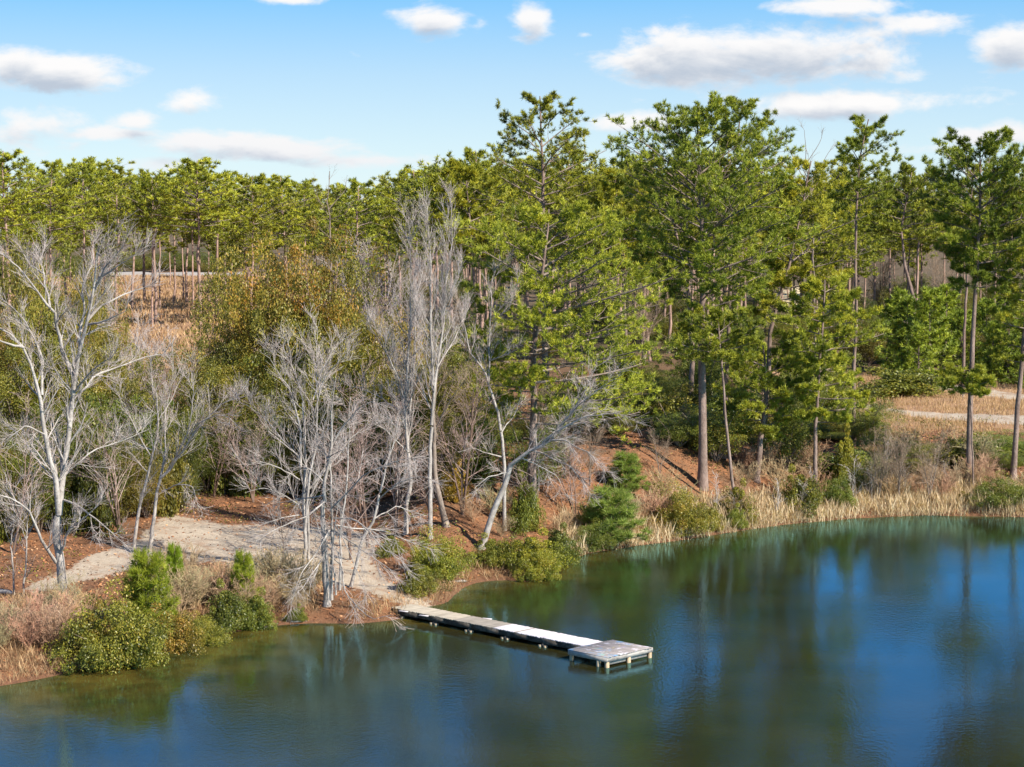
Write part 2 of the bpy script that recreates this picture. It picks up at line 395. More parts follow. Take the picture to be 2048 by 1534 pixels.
sandc = t.mix(t.mr(nm, .3, .7), (.46,.39,.30,1), (.33,.265,.195,1)); sandc = t.mix(t.mr(nf, .56, .72, 0, .75), sandc, (.28,.17,.10,1))
sandc = t.mix(t.mr(t.noise(tc, .9, 5, .7), .5, .66, 0, .65), sandc, (.27,.16,.095,1))
edge = t.m('ADD', sc.outputs[0], t.m('MULTIPLY', t.m('SUBTRACT', nm, .5), 1.5))
edge = t.m('ADD', edge, t.m('MULTIPLY', t.m('SUBTRACT', nf, .5), .5))
col = t.mix(t.mr(t.m('ADD', sc.outputs[1], t.m('MULTIPLY', t.m('SUBTRACT', nm, .5), .6)), .4, .6), litter, fieldc)
col = t.mix(t.mr(sc.outputs[2], .35, .9, 0, .85), col, t.mix(t.mr(nf, .4, .65), (.085,.045,.03,1), (.22,.11,.06,1)))
col = t.mix(t.mr(edge, .42, .6), col, sandc)
col = t.mix(at.outputs['Alpha'], col, (.62,.50,.30,1))
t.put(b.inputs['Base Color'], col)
bp = t.node('ShaderNodeBump'); bp.inputs['Strength'].default_value = .7; bp.inputs['Distance'].default_value = .12
t.put(bp.inputs['Height'], t.m('ADD', nf, t.m('MULTIPLY', nm, .8))); t.l.new(bp.outputs[0], b.inputs['Normal'])
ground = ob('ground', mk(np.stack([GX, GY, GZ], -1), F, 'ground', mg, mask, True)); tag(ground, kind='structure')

# far gravel road behind the left field
rd = np.array([at_depth(px, 551, 625) for px in range(-300, 520, 20)]); rd[:, 2] = height(rd[:, 0], rd[:, 1])+.35
rv = np.concatenate([rd+np.array([0, -26, 0]), rd+np.array([0, 20, .1])]); n = len(rd)
m_road, t, b = base_mat('pale_road', .95, .1)
tc = t.node('ShaderNodeTexCoord').outputs['Object']
t.put(b.inputs['Base Color'], t.mix(t.mr(t.noise(tc, .8, 5, .6), .4, .65), (.36,.33,.29,1), (.26,.22,.18,1)))
tag(ob('dirt_road', mk(rv, [(i, i+1, n+i+1, n+i) for i in range(n-1)], 'dirt_road', m_road)), kind='structure')

# ------------------------------------------------------------------ water
wx = np.arange(-150, 160.1, 2.5); wy = np.arange(-175, 150.1, 2.)
WX, WY = np.meshgrid(wx, wy); WS = -sdist(WX, WY)
ny, nx = WX.shape; id_ = np.arange(ny*nx).reshape(ny, nx)
F = np.stack([id_[:-1, :-1], id_[:-1, 1:], id_[1:, 1:], id_[1:, :-1]], -1).reshape(-1, 4)
inside = (WS.reshape(-1)[F].max(1) > -5); F = F[inside]
shal = np.clip(1-WS/np.where(WX < -8, 11, 4.), 0, 1).reshape(-1)
mw, t, b = base_mat('lake_water', .06, .5)
tc = t.node('ShaderNodeTexCoord').outputs['Object']; at = t.node('ShaderNodeAttribute', attribute_name='v')
nl = t.noise(tc, .22, 3, .5)
deep = t.mix(t.mr(nl, .35, .7), (.017,.015,.004,1), (.028,.024,.006,1))
sh = t.m('MULTIPLY', t.m('POWER', at.outputs['Fac'], 1.6), t.mr(t.noise(tc, .5, 4, .6), .3, .62))
bodyc = t.mix(t.m('MULTIPLY', sh, .85), deep, (.13,.095,.018,1))
dif = t.node('ShaderNodeBsdfDiffuse'); t.put(dif.inputs[0], bodyc)
mp = t.node('ShaderNodeMapping'); mp.inputs['Scale'].default_value = (1.0, .38, 1); mp.inputs['Rotation'].default_value = (0, 0, radians(-6)); t.l.new(tc, mp.inputs[0])
r1 = t.noise(mp.outputs[0], 7.5, 2, .6, .1); r2 = t.noise(tc, 3.1, 4, .6); r3 = t.noise(tc, .09, 2, .5)
hgt = t.m('ADD', t.m('MULTIPLY', r1, .55), t.m('MULTIPLY', r2, 1.0))
bp = t.node('ShaderNodeBump'); t.put(bp.inputs['Strength'], t.mr(r3, .35, .65, .35, .75)); bp.inputs['Distance'].default_value = .013
t.put(bp.inputs['Height'], hgt)
gl = t.node('ShaderNodeBsdfGlossy'); gl.inputs[0].default_value = (.32,.78,1.0,1); gl.inputs['Roughness'].default_value = .02
t.l.new(bp.outputs[0], gl.inputs['Normal'])
fr = t.node('ShaderNodeFresnel'); fr.inputs[0].default_value = 1.33; t.l.new(bp.outputs[0], fr.inputs['Normal'])
mx = t.node('ShaderNodeMixShader'); t.put(mx.inputs[0], t.m('MULTIPLY', fr.outputs[0], 1.2, clamp=True))
t.l.new(dif.outputs[0], mx.inputs[1]); t.l.new(gl.outputs[0], mx.inputs[2])
t.l.new(mx.outputs[0], t.n['Material Output'].inputs[0])
tag(ob('water', mk(np.stack([WX, WY, WX*0], -1), F, 'water', mw, shal, True)), kind='structure')

# ------------------------------------------------------------------ dock
def wood_mat(name, c1, c2, c3, paint=None):
    m, t, b = base_mat(name, .85, .2)
    tcn = t.node('ShaderNodeTexCoord'); oi = t.node('ShaderNodeObjectInfo')
    g = t.node('ShaderNodeNewGeometry').outputs['Position']
    n1 = t.noise(t.vm('MULTIPLY', tcn.outputs['Object'], (1, 12, 12)), 3, 5, .65); n2 = t.noise(g, 2.2, 5, .7)
    col = t.mix(t.mr(n1, .35, .65), (*c1, 1), (*c2, 1)); col = t.mix(t.mr(n2, .48, .68, 0, .75), col, (*c3, 1))
    col = t.mix(t.m('MULTIPLY', oi.outputs['Random'], .35), col, (*[c*.62 for c in c1], 1))
    if paint == 'graffiti':
        v = t.vm('ADD', g, t.vm('SCALE', t.node('ShaderNodeCombineXYZ').outputs[0], scale=0.))
        for i, (cc, lo, sc_) in enumerate([((.10,.36,.62), .55, .9), ((.12,.50,.42), .60, 1.3), ((.75,.72,.78), .56, 2.0), ((.62,.50,.16), .62, 1.1), ((.20,.16,.36), .60, 1.5)]):
            n = t.noise(t.vm('ADD', g, (13.7*i, 5.1*i, 0)), sc_, 4, .65)
            col = t.mix(t.m('MULTIPLY', t.mr(n, lo+.01, lo+.09), .5), col, (*cc, 1))
    if paint == 'scrawl':
        n = t.noise(t.vm('ADD', g, (3.3, 1.1, 0)), 3.2, 3, .6)
        ln = t.mr(t.m('ABSOLUTE', t.m('SUBTRACT', n, .5)), .0, .012, .5, 0)
        n3 = t.noise(g, 1.1, 2, .5)
        col = t.mix(t.m('MULTIPLY', ln, t.mr(n3, .5, .6)), col, (.30, .26, .45, 1))
    t.put(b.inputs['Base Color'], col); return m
M_WOOD = wood_mat('weathered_plank', (.24,.21,.17), (.31,.275,.23), (.17,.15,.125))
M_TAN = wood_mat('tan_plank', (.36,.31,.235), (.43,.38,.30), (.25,.21,.155))
M_WHITE = wood_mat('white_painted_plank', (.56,.515,.52), (.61,.575,.575), (.40,.35,.355), 'scrawl')
M_PLAT = wood_mat('graffiti_plank', (.23,.205,.19), (.30,.265,.25), (.15,.13,.125), 'graffiti')
M_DARKW = wood_mat('dark_beam', (.04,.033,.028), (.07,.06,.05), (.20,.18,.16))  # very dark brown timber with paler grey patches, for beams below the deck
M_RIM = wood_mat('grey_beam', (.33,.30,.275), (.40,.37,.34), (.14,.12,.11))
M_POST = wood_mat('tan_post', (.36,.27,.17), (.43,.34,.23), (.20,.145,.09))
def box_mesh(name, sx, sy, sz, mat, bev=.006):
    x, y, z = sx/2, sy/2, sz/2; k = bev
    V = []
    for zz, s in ((-z, 0), (z-k, 0), (z, k)):
        V += [(-x+s, -y+s, zz), (x-s, -y+s, zz), (x-s, y-s, zz), (-x+s, y-s, zz)]
    Fq = [(3, 2, 1, 0), (8, 9, 10, 11)]
    for r in (0, 4):
        for i in range(4): Fq.append((r+i, r+(i+1) % 4, r+4+(i+1) % 4, r+4+i))
    return mk(V, Fq, name, mat)
DZ = .40
p0 = hit_plane(803, 1212, DZ); p1 = hit_plane(1207, 1292, DZ)      # walkway centreline
dv = p1-p0; dl = np.linalg.norm(dv); dv /= dl; pv = np.array([-dv[1], dv[0], 0]); rz = atan2(dv[1], dv[0])
dock = empty('wooden_dock', (p0[0], p0[1], 0), 'long grey wooden footbridge dock with white painted stretch and square end platform over the water', 'dock', None, rz)
def dpart(name, me, x, y, z, rzz=0., lab=None, tilt=0.):
    o = ob(name, me, dock, (x, y, z)); o.rotation_euler = (0, tilt, rzz)
    if lab: o['label'] = lab
    return o
rd_ = np.random.default_rng(7)
WID = 1.30; pit = .152
pm = {k: [box_mesh('plank', pit-.014, WID+dw, .04, m) for dw in (0, .03, -.02)] for k, m in (('w', M_WOOD), ('t', M_TAN), ('p', M_WHITE))}
PL = 2.3                                               # platform along the walkway
n = int((dl-.2)/pit)
for i in range(n):
    f = i/n; kind = 'p' if f > .545 else ('t' if f < .33 or rd_.random() < .12 else 'w')
    if abs(f-.655) < .006: kind = 'w'
    dpart('plank', pm[kind][rd_.integers(3)], i*pit, rd_.normal()*.012, DZ+rd_.normal()*.003, rd_.normal()*.006)
xe = n*pit+.02
for s in (-1, 1):
    segn = 7; L = xe/segn
    for i in range(segn):
        dpart('beam', box_mesh('beam', L-.02, .05, .24, M_DARKW), (i+.5)*L, s*(WID/2-.06), DZ-.145+rd_.normal()*.006)
postm = box_mesh('post', .15, .15, 1.5, M_POST); capm = box_mesh('bent', .1, WID+.12, .2, M_DARKW)
gap = 2.42
pxs = [xe-.35-gap*i for i in range(6)]
for x in pxs:
    if x < .4: continue
    dpart('cross_beam', capm, x-.0, 0, DZ-.36)
    for s in (-1, 1):
        for q in (-.16, .16):
            dpart('post', postm, x+q, s*(WID/2+.02)-s*.0, DZ-.34-.75+.02, rd_.normal()*.03)
# platform, level a touch above the walkway, planks across it
PW = 3.05; off = -.42
plm = [box_mesh('plank', PL+.06+d, .142, .04, M_PLAT) for d in (0, .02, -.015)]
npk = int(PW/.156)
for j in range(npk):
    dpart('plank', plm[rd_.integers(3)], xe+PL/2-.02+rd_.normal()*.01, off-PW/2+(j+.5)*.156, DZ+.07+rd_.normal()*.003, rd_.normal()*.003)
for s in (-1, 1): dpart('rim_beam', box_mesh('rim_beam', PL, .05, .20, M_RIM), xe+PL/2-.02, off+s*(PW/2-.03), DZ-.04)
for x in (xe+.02, xe+PL-.06): dpart('rim_beam', box_mesh('rim_beam', .05, PW-.12, .20, M_RIM), x, off, DZ-.04)
for x in (xe+PL*.35, xe+PL*.68): dpart('joist', box_mesh('joist', .05, PW-.14, .18, M_DARKW), x, off, DZ-.05)
dpart('cross_beam', box_mesh('cross_beam', .05, PW-.3, .16, M_RIM), xe+PL-.22, off, DZ-.25)
for (x, y) in [(xe+.12, -PW/2+.1), (xe+.12, PW/2-.1), (xe+PL-.55, -PW/2+.06), (xe+PL-.12, -PW/2+.12), (xe+PL-.12, 0), (xe+PL-.12, PW/2-.12), (xe+PL*.5, PW/2-.1)]:
    dpart('post', postm, x, off+y, DZ-.14-.75, rd_.normal()*.04)
for (x, y, mm) in [(1.0, -WID/2-.12, M_WHITE), (2.5, -WID/2-.16, M_WHITE), (5.2, WID/2+.14, M_WHITE)]:
    dpart('loose_board', box_mesh('loose_board', .5, .14, .03, mm), x, y, DZ-.02, .3, 'short pale board sticking out from the deck edge')

# ------------------------------------------------------------------ bare trees
def hero_bare(name, label, base, stems, seed, r_base, n1=9, len1=.38, n2=6, n3=5, up=.35, bend=.03, twig_l=.9, droop=False, gtag='bare pale grey trees along the shore', mat=M_WBARK, tmat=M_TWIG, depth=None, ang1=.75):
    """stems: list of (r0, r1, [(px,py,depth offset)...], density)"""
    rng = np.random.default_rng(seed)
    B = ground_hit(*base) if depth is None else at_depth(base[0], base[1], DM(depth))
    B[2] = gz(B[0], B[1]); Y0 = B[1]
    root = empty(name, tuple(B), label, 'tree', gtag)
    tr = Acc(); K = 12; PP = []; RR = []; DD = []
    for si, (r0, r1, path, dens) in enumerate(stems):
        pts = np.array([at_depth(p[0], p[1], Y0+(p[2] if len(p) > 2 else 0)) for p in path])
        if si == 0 or path[0] == base: pts[0] = B+np.array([0, 0, -.15])
        P = resample(pts, K); L = np.linalg.norm(np.diff(pts, axis=0), axis=1).sum()
        w_ = np.cumsum(rng.normal(size=(K, 3))*L*.005, axis=0); w_[:3] = 0; P = P+w_
        R = .72*np.linspace(r0, r1, K)
        if tuple(path[0][:2]) == tuple(base): R[0] *= 1.35
        PP.append(P); RR.append(R); DD.append(dens)
    P = np.array(PP)-B; R = np.array(RR)
    V, Fq = tubes(P, R, 8); tr.add(V, Fq, 0.)
    sel = []
    for P1_, R1_, d in zip(P, R, DD):
        if d <= 0: continue
        L = plen(P1_[None])[0]; k = max(2, int(n1*d*L/5.5))
        dr = P1_[-1][2] < P1_[0][2]+.3
        q, r = spawn(rng, P1_[None], R1_[None], k, .22 if P1_[0][2] < .5 else .05, 1., ang1, 0, -.25 if dr else up, 7, .075, .5, bend=-.06 if dr else bend, tfall=.62, absolute=len1*(1.5+.33*L))
        sel.append((q, r))
    Q1 = np.concatenate([a for a, _ in sel]); S1 = np.minimum(np.concatenate([b_ for _, b_ in sel]), .05)
    V, Fq = tubes(Q1, np.maximum(S1, .011), 4); tr.add(V, Fq, .3)
    tw = Acc()
    Q2, S2 = spawn(rng, Q1, S1, n2, .10, 1., .55, .68, up*.5, 5, .07, .5, lmin=.4, bend=bend)
    V, Fq = tubes(Q2, np.maximum(S2*.9, .0075), 3); tw.add(V, Fq, .5)
    Q3, S3 = spawn(rng, Q2, S2, max(3, n3-1), .1, 1., .5, 0, up*.4, 3, .08, .6, bend=bend, absolute=twig_l*.75)
    V, Fq = tubes(Q3, np.maximum(S3*.8, .0046), 3); tw.add(V, Fq, .8)
    ob('trunk', tr.mesh('trunk', mat, True), root); ob('twigs', tw.mesh('twigs', tmat), root)
    return root
B_ = hero_bare
B_('bare_tree', 'largest pale bare tree on the left shore with many forks and a thick curved trunk', (130,1205), [
 (.34,.24,[(130,1205,0),(120,1120,0),(116,1080,0),(118,1030,0)],0),
 (.23,.03,[(118,1030,0),(124,960,.2),(140,860,.4),(147,753,.4),(157,685,.2),(170,652,0),(184,577,-.3),(183,525,-.5),(188,509,-.7),(207,470,-1)],1),
 (.11,.02,[(157,685,.2),(166,626,.6),(160,577,1.0),(170,548,1.2),(183,525,1.5),(178,480,2)],1),
 (.08,.012,[(182,597,0),(207,538,-.8),(235,505,-1.4),(250,480,-1.8)],1),
 (.07,.012,[(205,552,-.8),(250,527,-1.6),(290,499,-2.2)],1),
 (.10,.012,[(174,642,0),(207,605,.6),(245,589,1.2),(293,575,1.8),(315,560,2)],1),
 (.09,.012,[(174,650,0),(215,640,-.9),(255,618,-1.8)],1),
 (.15,.02,[(147,753,.4),(133,720,.1),(121,695,-.2),(106,652,-.6),(100,616,-.9),(86,605,-1),(65,575,-1.3),(39,542,-1.7),(20,520,-2),(-20,490,-2.4)],1),
 (.09,.012,[(100,616,-.9),(96,587,-.6),(88,548,-.2),(80,513,.2),(92,476,.5)],1),
 (.06,.01,[(88,548,0),(60,530,1),(40,500,1.6)],1),
 (.21,.05,[(118,1030,0),(112,960,-.3),(96,880,-.7),(80,800,-1),(68,753,-1.2),(47,695,-1.5),(20,670,-2),(-15,650,-2.4)],1),
 (.10,.012,[(84,790,-1),(84,714,-.6),(57,665,-.2),(45,640,.2),(21,613,.6),(-10,590,1)],1),
 (.10,.012,[(47,695,-1.5),(30,690,-2.2),(0,680,-2.8),(-40,660,-3.2)],.6),
 (.10,.012,[(145,800,.4),(196,753,1.2),(243,738,2),(293,720,2.6),(340,712,3)],1),
 (.08,.012,[(146,790,.4),(170,753,-.5),(196,730,-1.1),(225,714,-1.8),(238,690,-2)],1),
 (.12,.02,[(112,1125,0),(88,1089,-1),(68,1041,-1.7),(57,1019,-2),(22,994,-2.6),(0,988,-3),(-40,975,-3.4)],.8),
 (.09,.02,[(120,1110,0),(137,1070,-.7),(142,1060,-.9),(164,1045,-1.3),(182,1030,-1.7),(205,1010,-2)],.8),
 (.08,.012,[(128,1000,0),(155,1010,-.8),(179,1027,-1.3),(215,1054,-1.9),(239,1078,-2.3),(256,1090,-2.6),(272,1118,-2.8)],.9),
 (.07,.012,[(116,970,0),(60,900,1.4),(20,850,2),(-20,830,2.6)],1),
 (.07,.012,[(120,960,0),(180,900,1),(230,880,1.8),(290,860,2.4)],1),
 (.06,.01,[(92,870,-.7),(50,850,-1.6),(10,880,-2.2)],1)], 11, .4, n1=9.5, len1=.40, n2=6, n3=5, up=.35)
B_('bare_tree', 'pair of slim pale bare trunks leaning apart beside the yellow green young pine', (298,1112), [
 (.17,.10,[(298,1112,0),(305,1051,0),(315,975,0),(322,955,0)],0),
 (.11,.02,[(322,955,0),(344,936,-.2),(362,897,-.5),(391,850,-.9),(440,805,-1.3),(500,785,-1.8)],1),
 (.14,.05,[(267,1100,.6),(276,1029,.6),(290,968,.6),(298,922,.6),(312,850,.6),(308,780,.6)],.7),
 (.05,.012,[(308,800,.6),(300,740,.4),(296,690,0)],1),
 (.07,.012,[(316,975,0),(332,900,.7),(330,840,1.1),(345,760,1.5),(350,700,1.8)],1),
 (.06,.012,[(300,910,.6),(270,860,-.3),(240,800,-1),(222,760,-1.5)],1),
 (.06,.012,[(324,983,0),(351,972,-.8),(387,975,-1.6),(400,1020,-2)],1),
 (.06,.012,[(344,936,0),(370,870,-1),(385,790,-1.5),(380,730,-2)],1),
 (.05,.012,[(391,850,-.9),(430,830,-1.8),(455,835,-2.2),(480,860,-2.6)],1),
 (.05,.01,[(312,850,.6),(345,790,1.2),(365,740,2)],1),
 (.05,.01,[(303,900,.6),(262,880,1.6),(220,850,2.4)],1)], 12, .2, n1=10, len1=.42, n2=6, n3=4)
B_('bare_tree', 'clump of three close pale trunks at the back edge of the sandy clearing', (609,1150), [
 (.15,.11,[(609,1150,0),(606,1065,0),(600,1011,0),(601,933,0)],0),
 (.11,.012,[(601,933,0),(601,865,0),(595,840,0),(575,777,-.4),(554,750,-.6),(534,714,-1),(515,700,-1.3)],1),
 (.12,.05,[(617,1140,.5),(617,1051,.5),(609,933,.4),(609,855,.3),(607,806,.2)],.2),
 (.06,.012,[(607,806,.2),(597,767,.1),(585,738,-.2),(579,700,-.4),(572,672,-.5)],1),
 (.11,.012,[(610,1060,-.3),(618,960,-.3),(622,894,-.3),(626,836,-.3),(626,738,0),(628,665,0)],1),
 (.06,.012,[(626,836,-.3),(642,777,-.7),(656,748,-1),(685,722,-1.5),(705,700,-1.9)],1),
 (.06,.012,[(626,800,0),(645,740,.9),(668,700,1.5),(690,680,2)],1),
 (.06,.012,[(601,920,0),(560,870,.5),(530,835,1),(500,810,1.5),(470,800,2)],1),
 (.05,.012,[(598,1010,0),(560,985,-1.4),(530,975,-2.4),(490,985,-3.4)],1),
 (.05,.012,[(600,960,0),(555,930,-1.2),(515,920,-2),(480,935,-3)],1),
 (.05,.012,[(617,980,0),(660,930,1.2),(700,880,2),(740,850,2.6)],1),
 (.05,.012,[(600,1030,0),(560,1035,-1),(520,1050,-2)],1)], 13, .2, n1=11, len1=.46, n2=6, n3=5)
B_('bare_tree', 'pale bare tree at the dock head with a skirt of long drooping branches', (654,1212), [
 (.26,.14,[(654,1212,0),(654,1162,0),(652,1082,0),(650,1003,0)],0),
 (.13,.02,[(650,1003,0),(647,975,0),(654,934,0),(659,900,0),(664,820,-.3),(672,760,-.6)],.8),
 (.13,.03,[(663,1200,.4),(661,1100,.4),(661,1025,.4),(663,945,.5),(655,894,.6),(670,850,.8)],.6),
 (.10,.02,[(679,1180,.8),(686,1037,.8),(695,946,.8),(697,900,.8),(703,800,1)],.7),
 (.07,.02,[(672,1190,-.3),(668,1100,-.3),(672,1040,-.4),(680,980,-.6)],.4),
 (.08,.015,[(656,933,.4),(660,894,.2),(685,855,0),(714,816,-.5),(755,800,-1)],1),
 (.07,.015,[(660,1020,0),(690,990,-1),(730,950,-2),(790,930,-3),(850,925,-3.6)],1),
 (.065,.012,[(668,1037,0),(700,1037,-.6),(734,1060,-1.6),(768,1105,-2.6),(814,1128,-3.6)],.8),
 (.065,.012,[(675,1064,0),(713,1094,-.8),(757,1123,-1.8),(791,1146,-2.6)],.8),
 (.06,.010,[(677,1105,0),(695,1185,-1.5),(720,1222,-2.6),(750,1243,-3.6),(790,1238,-4.2)],.5),
 (.06,.012,[(672,1050,0),(720,1060,.8),(770,1065,1.6),(820,1090,2.2),(850,1100,2.6)],.8),
 (.07,.012,[(659,1060,0),(627,1117,-1.2),(608,1139,-1.8),(590,1180,-2.6)],.7),
 (.07,.012,[(650,1003,0),(608,1037,-1),(554,1055,-2),(520,1075,-2.8)],.9),
 (.06,.012,[(652,990,0),(600,1000,1),(545,1010,1.8)],.9),
 (.05,.010,[(655,1090,0),(630,1150,-1),(586,1165,-2)],.6),
 (.05,.010,[(668,1045,0),(705,1105,-1.5),(728,1160,-2.4),(740,1190,-2.8)],.7),
 (.05,.010,[(655,1100,0),(610,1170,-1.6),(575,1205,-2.6)],.6)], 14, .3, n1=8, len1=.42, n2=6, n3=5, up=.05, bend=-.03)
B_('bare_tree', 'tall straight white bare trunk with feathery upswept twigs, left of the twin stemmed one', (812,1068), [
 (.20,.13,[(812,1068,0),(813,1010,0),(822,965,0),(816,904,0)],0),
 (.13,.012,[(816,904,0),(810,830,0),(806,759,0),(811,639,0),(814,571,0),(809,485,0),(802,438,0)],1.3),
 (.09,.02,[(816,900,0),(818,810,.4),(820,725,.6),(818,605,.9),(826,540,1.2)],1.1),
 (.05,.01,[(818,810,0),(790,740,-1),(765,680,-1.6),(745,640,-2)],1),
 (.05,.01,[(806,770,0),(770,700,.8),(740,650,1.3)],1),
 (.05,.01,[(816,904,0),(770,860,-1.4),(730,840,-2.4),(690,850,-3.2)],1),
 (.05,.01,[(810,830,0),(760,790,1),(715,770,1.8),(680,780,2.4)],1)], 15, .2, n1=11, len1=.36, up=.75, bend=.06, ang1=.85)
B_('bare_tree', 'tallest white bare tree, its trunk splitting into two upright stems near the pine', (861,1078), [
 (.19,.13,[(861,1078,0),(860,993,0),(861,922,0),(863,850,0)],0),
 (.13,.012,[(863,850,0),(868,790,0),(871,742,0),(881,639,0),(888,554,0),(890,468,0),(888,405,0)],1.25),
 (.11,.012,[(866,770,0),(864,690,-.3),(859,605,-.5),(855,502,-.7),(854,415,-.8)],1.25),
 (.06,.01,[(871,742,0),(900,690,.9),(925,640,1.6),(940,600,2)],1),
 (.05,.01,[(864,690,0),(835,640,-.9),(825,590,-1.4)],1),
 (.05,.01,[(881,639,0),(910,570,-1),(925,520,-1.4)],1)], 16, .2, n1=11, len1=.34, up=.75, bend=.06, ang1=.85)
B_('bare_tree', 'brownish bare trunk with flared foot behind the tall white one', (893,1050), [
 (.26,.12,[(893,1050,0),(882,1010,0),(875,960,0),(870,900,0),(868,820,0)],.3),
 (.10,.01,[(868,820,0),(875,740,.3),(905,660,.6),(920,600,1)],1),
 (.06,.01,[(870,860,0),(900,800,-.8),(935,760,-1.4)],1)], 17, .25, n1=7, tmat=M_BTWIG, mat=M_PLIMB)
B_('bare_tree', 'bare tree leaning far to the right over the bank with wide arching boughs', (962,1097), [
 (.26,.19,[(962,1097,0),(987,1022,0),(1008,975,0),(1019,932,0)],0),
 (.16,.02,[(1019,932,0),(1055,904,-.4),(1101,879,-.8),(1137,820,-1.2),(1172,762,-1.6),(1195,715,-2)],1),
 (.10,.012,[(1085,885,-.7),(1110,865,-1.2),(1178,831,-2),(1233,824,-2.8),(1274,837,-3.4)],1.1),
 (.08,.012,[(1120,850,-1),(1160,810,-2),(1215,765,-2.8),(1250,745,-3.2)],1),
 (.07,.012,[(1095,880,-.8),(1130,880,-1.6),(1175,905,-2.6),(1210,950,-3.4)],1),
 (.07,.012,[(1060,900,-.4),(1100,910,-1.2),(1150,930,-2),(1190,985,-2.8)],1),
 (.06,.012,[(1040,915,0),(1075,930,.8),(1110,950,1.3),(1125,990,1.6)],.9),
 (.06,.012,[(1015,945,0),(980,950,-1),(950,975,-1.8)],.8)], 18, .3, n1=9, up=.12, bend=-.01)
B_('bare_tree', 'upright forked bare tree standing behind the leaning one', (1009,1060), [
 (.17,.12,[(1009,1060,0),(1008,983,0),(1005,904,0),(1001,861,0)],0),
 (.12,.09,[(1001,861,0),(997,827,0),(984,786,0),(977,769,0)],.2),
 (.08,.012,[(977,769,0),(970,742,-.2),(946,714,-.6),(939,690,-.8),(919,622,-1.2),(912,570,-1.4)],1),
 (.08,.012,[(977,769,0),(980,708,.2),(984,667,.4),(990,622,.5),(990,571,.6),(1008,515,.8)],1.2),
 (.07,.012,[(1004,914,0),(964,904,-1),(946,896,-1.4),(917,907,-2)],1),
 (.06,.01,[(1000,870,0),(1030,820,.8),(1045,770,1.4),(1048,740,1.8)],1),
 (.05,.01,[(984,720,.2),(1020,705,-.8),(1045,690,-1.5)],1),
 (.05,.01,[(990,640,.5),(1020,620,-.5),(1040,560,-1)],1)], 19, .2, n1=9, len1=.36)
B_('bare_tree', 'thin leaning pale tree with dark lower trunk left of the clearing clump', (700,1175), [
 (.13,.08,[(700,1175,0),(725,1080,0),(745,1040,0),(760,985,0)],0),
 (.08,.012,[(760,985,0),(775,930,0),(790,890,0),(800,820,0)],1),
 (.05,.012,[(755,1000,0),(800,960,-1),(850,950,-1.8),(885,965,-2.4)],1),
 (.05,.012,[(745,1040,0),(790,1010,1),(850,1030,1.8)],1)], 20, .15, n1=9)
for i, (b, mid, top, lab) in enumerate([
   ((28,1192), (22,1090), (30,960), 'slender grey stem left of the big forked shore tree, nearer the frame edge'),
   ((45,1195), (52,1080), (66,960), 'slender grey stem close beside the trunk of the big forked shore tree'),
   ((563,1152), (566,1085), (557,1000), 'small dark stemmed forked sapling alone in the sandy clearing'),
   ((449,990), (446,900), (440,800), 'thin tan double stem behind the orange leaf patch of the clearing'),
   ((790,1050), (795,960), (800,880), 'thin pale stem just left of the tall straight white trunk')]):
    m_ = ((b[0]+mid[0])/2+3, (b[1]+mid[1])/2)
    B_('bare_sapling', lab, b, [(.075,.045,[(*b,0),(*m_,0),(*mid,0)],.3),(.045,.01,[(*mid,0),(*top,-.4)],1),(.035,.008,[(*mid,0),(mid[0]+28,mid[1]-60,.5)],1),(.03,.008,[(*mid,0),(mid[0]-26,mid[1]-70,-.5)],1)],
       40+i, .08, n1=9, len1=.4, n2=5, n3=4, gtag='thin bare saplings', mat=M_PLIMB if i in (2, 3) else M_WBARK, tmat=M_TWIG if i != 3 else M_BTWIG)

# generic bare trees / brush (copied)
def gen_bare(name, seed, H, nstem, spreadr, r0, mat, tmat, n1=8, n2=5, n3=4, up=.4, label='', cat='tree', loc=(0,0,-50)):
    rng = np.random.default_rng(seed); K = 9; P = []; R = []
    for s in range(nstem):
        a = rng.random()*2*pi; sp_ = spreadr*(.3+.7*rng.random())*(1 if nstem > 1 else .15)
        z = np.linspace(0, 1, K); cur = z**1.4
        P.append(np.stack([cos(a)*sp_*cur+rng.normal()*.03*H*np.sin(z*3), sin(a)*sp_*cur+rng.normal()*.03*H*np.sin(z*2.4), z*H*(.75+.3*rng.random())-.1], 1)); R.append(np.linspace(r0, r0*.15, K))
    P = np.array(P); R = np.array(R)
    A = Acc(); V, Fq = tubes(P, R, 6); A.add(V, Fq, 0)
    Q1, S1 = spawn(rng, P, R, n1, .2, 1, .75, .42, up, 5, .12, .6, lmin=.2)
    T = Acc(); V, Fq = tubes(Q1, np.maximum(S1, .007), 3); T.add(V, Fq, .3)
    Q2, S2 = spawn(rng, Q1, S1, n2, .15, 1, .65, .6, up*.4, 4, .14, .6, lmin=.2)
    V, Fq = tubes(Q2, np.maximum(S2, .0065), 3); T.add(V, Fq, .6)
    if n3:
        Q3, S3 = spawn(rng, Q2, S2, n3, .15, 1, .6, .6, 0, 3, .15, .7, lmin=.15)
        V, Fq = tubes(Q3, np.maximum(S3, .006), 3); T.add(V, Fq, .8)
    return A.mesh('trunk', mat, True), T.mesh('twigs', tmat)
GB = [gen_bare('b', 100+i, 8., 3+i, 2.6, .07, M_PLIMB, [M_BTWIG, M_TWIG, M_BTWIG][i], 14, 7, 5) for i in range(3)]
GS_ = [gen_bare('s', 120+i, 3., 1, .6, .03, M_WBARK, M_TWIG, 16, 5, 0, .35) for i in range(2)]
BR = [gen_bare('r', 130+i, 1.6, 16, 1.3, .012, M_BTWIG, M_BTWIG, 7, 5, 0, .3) for i in range(2)]
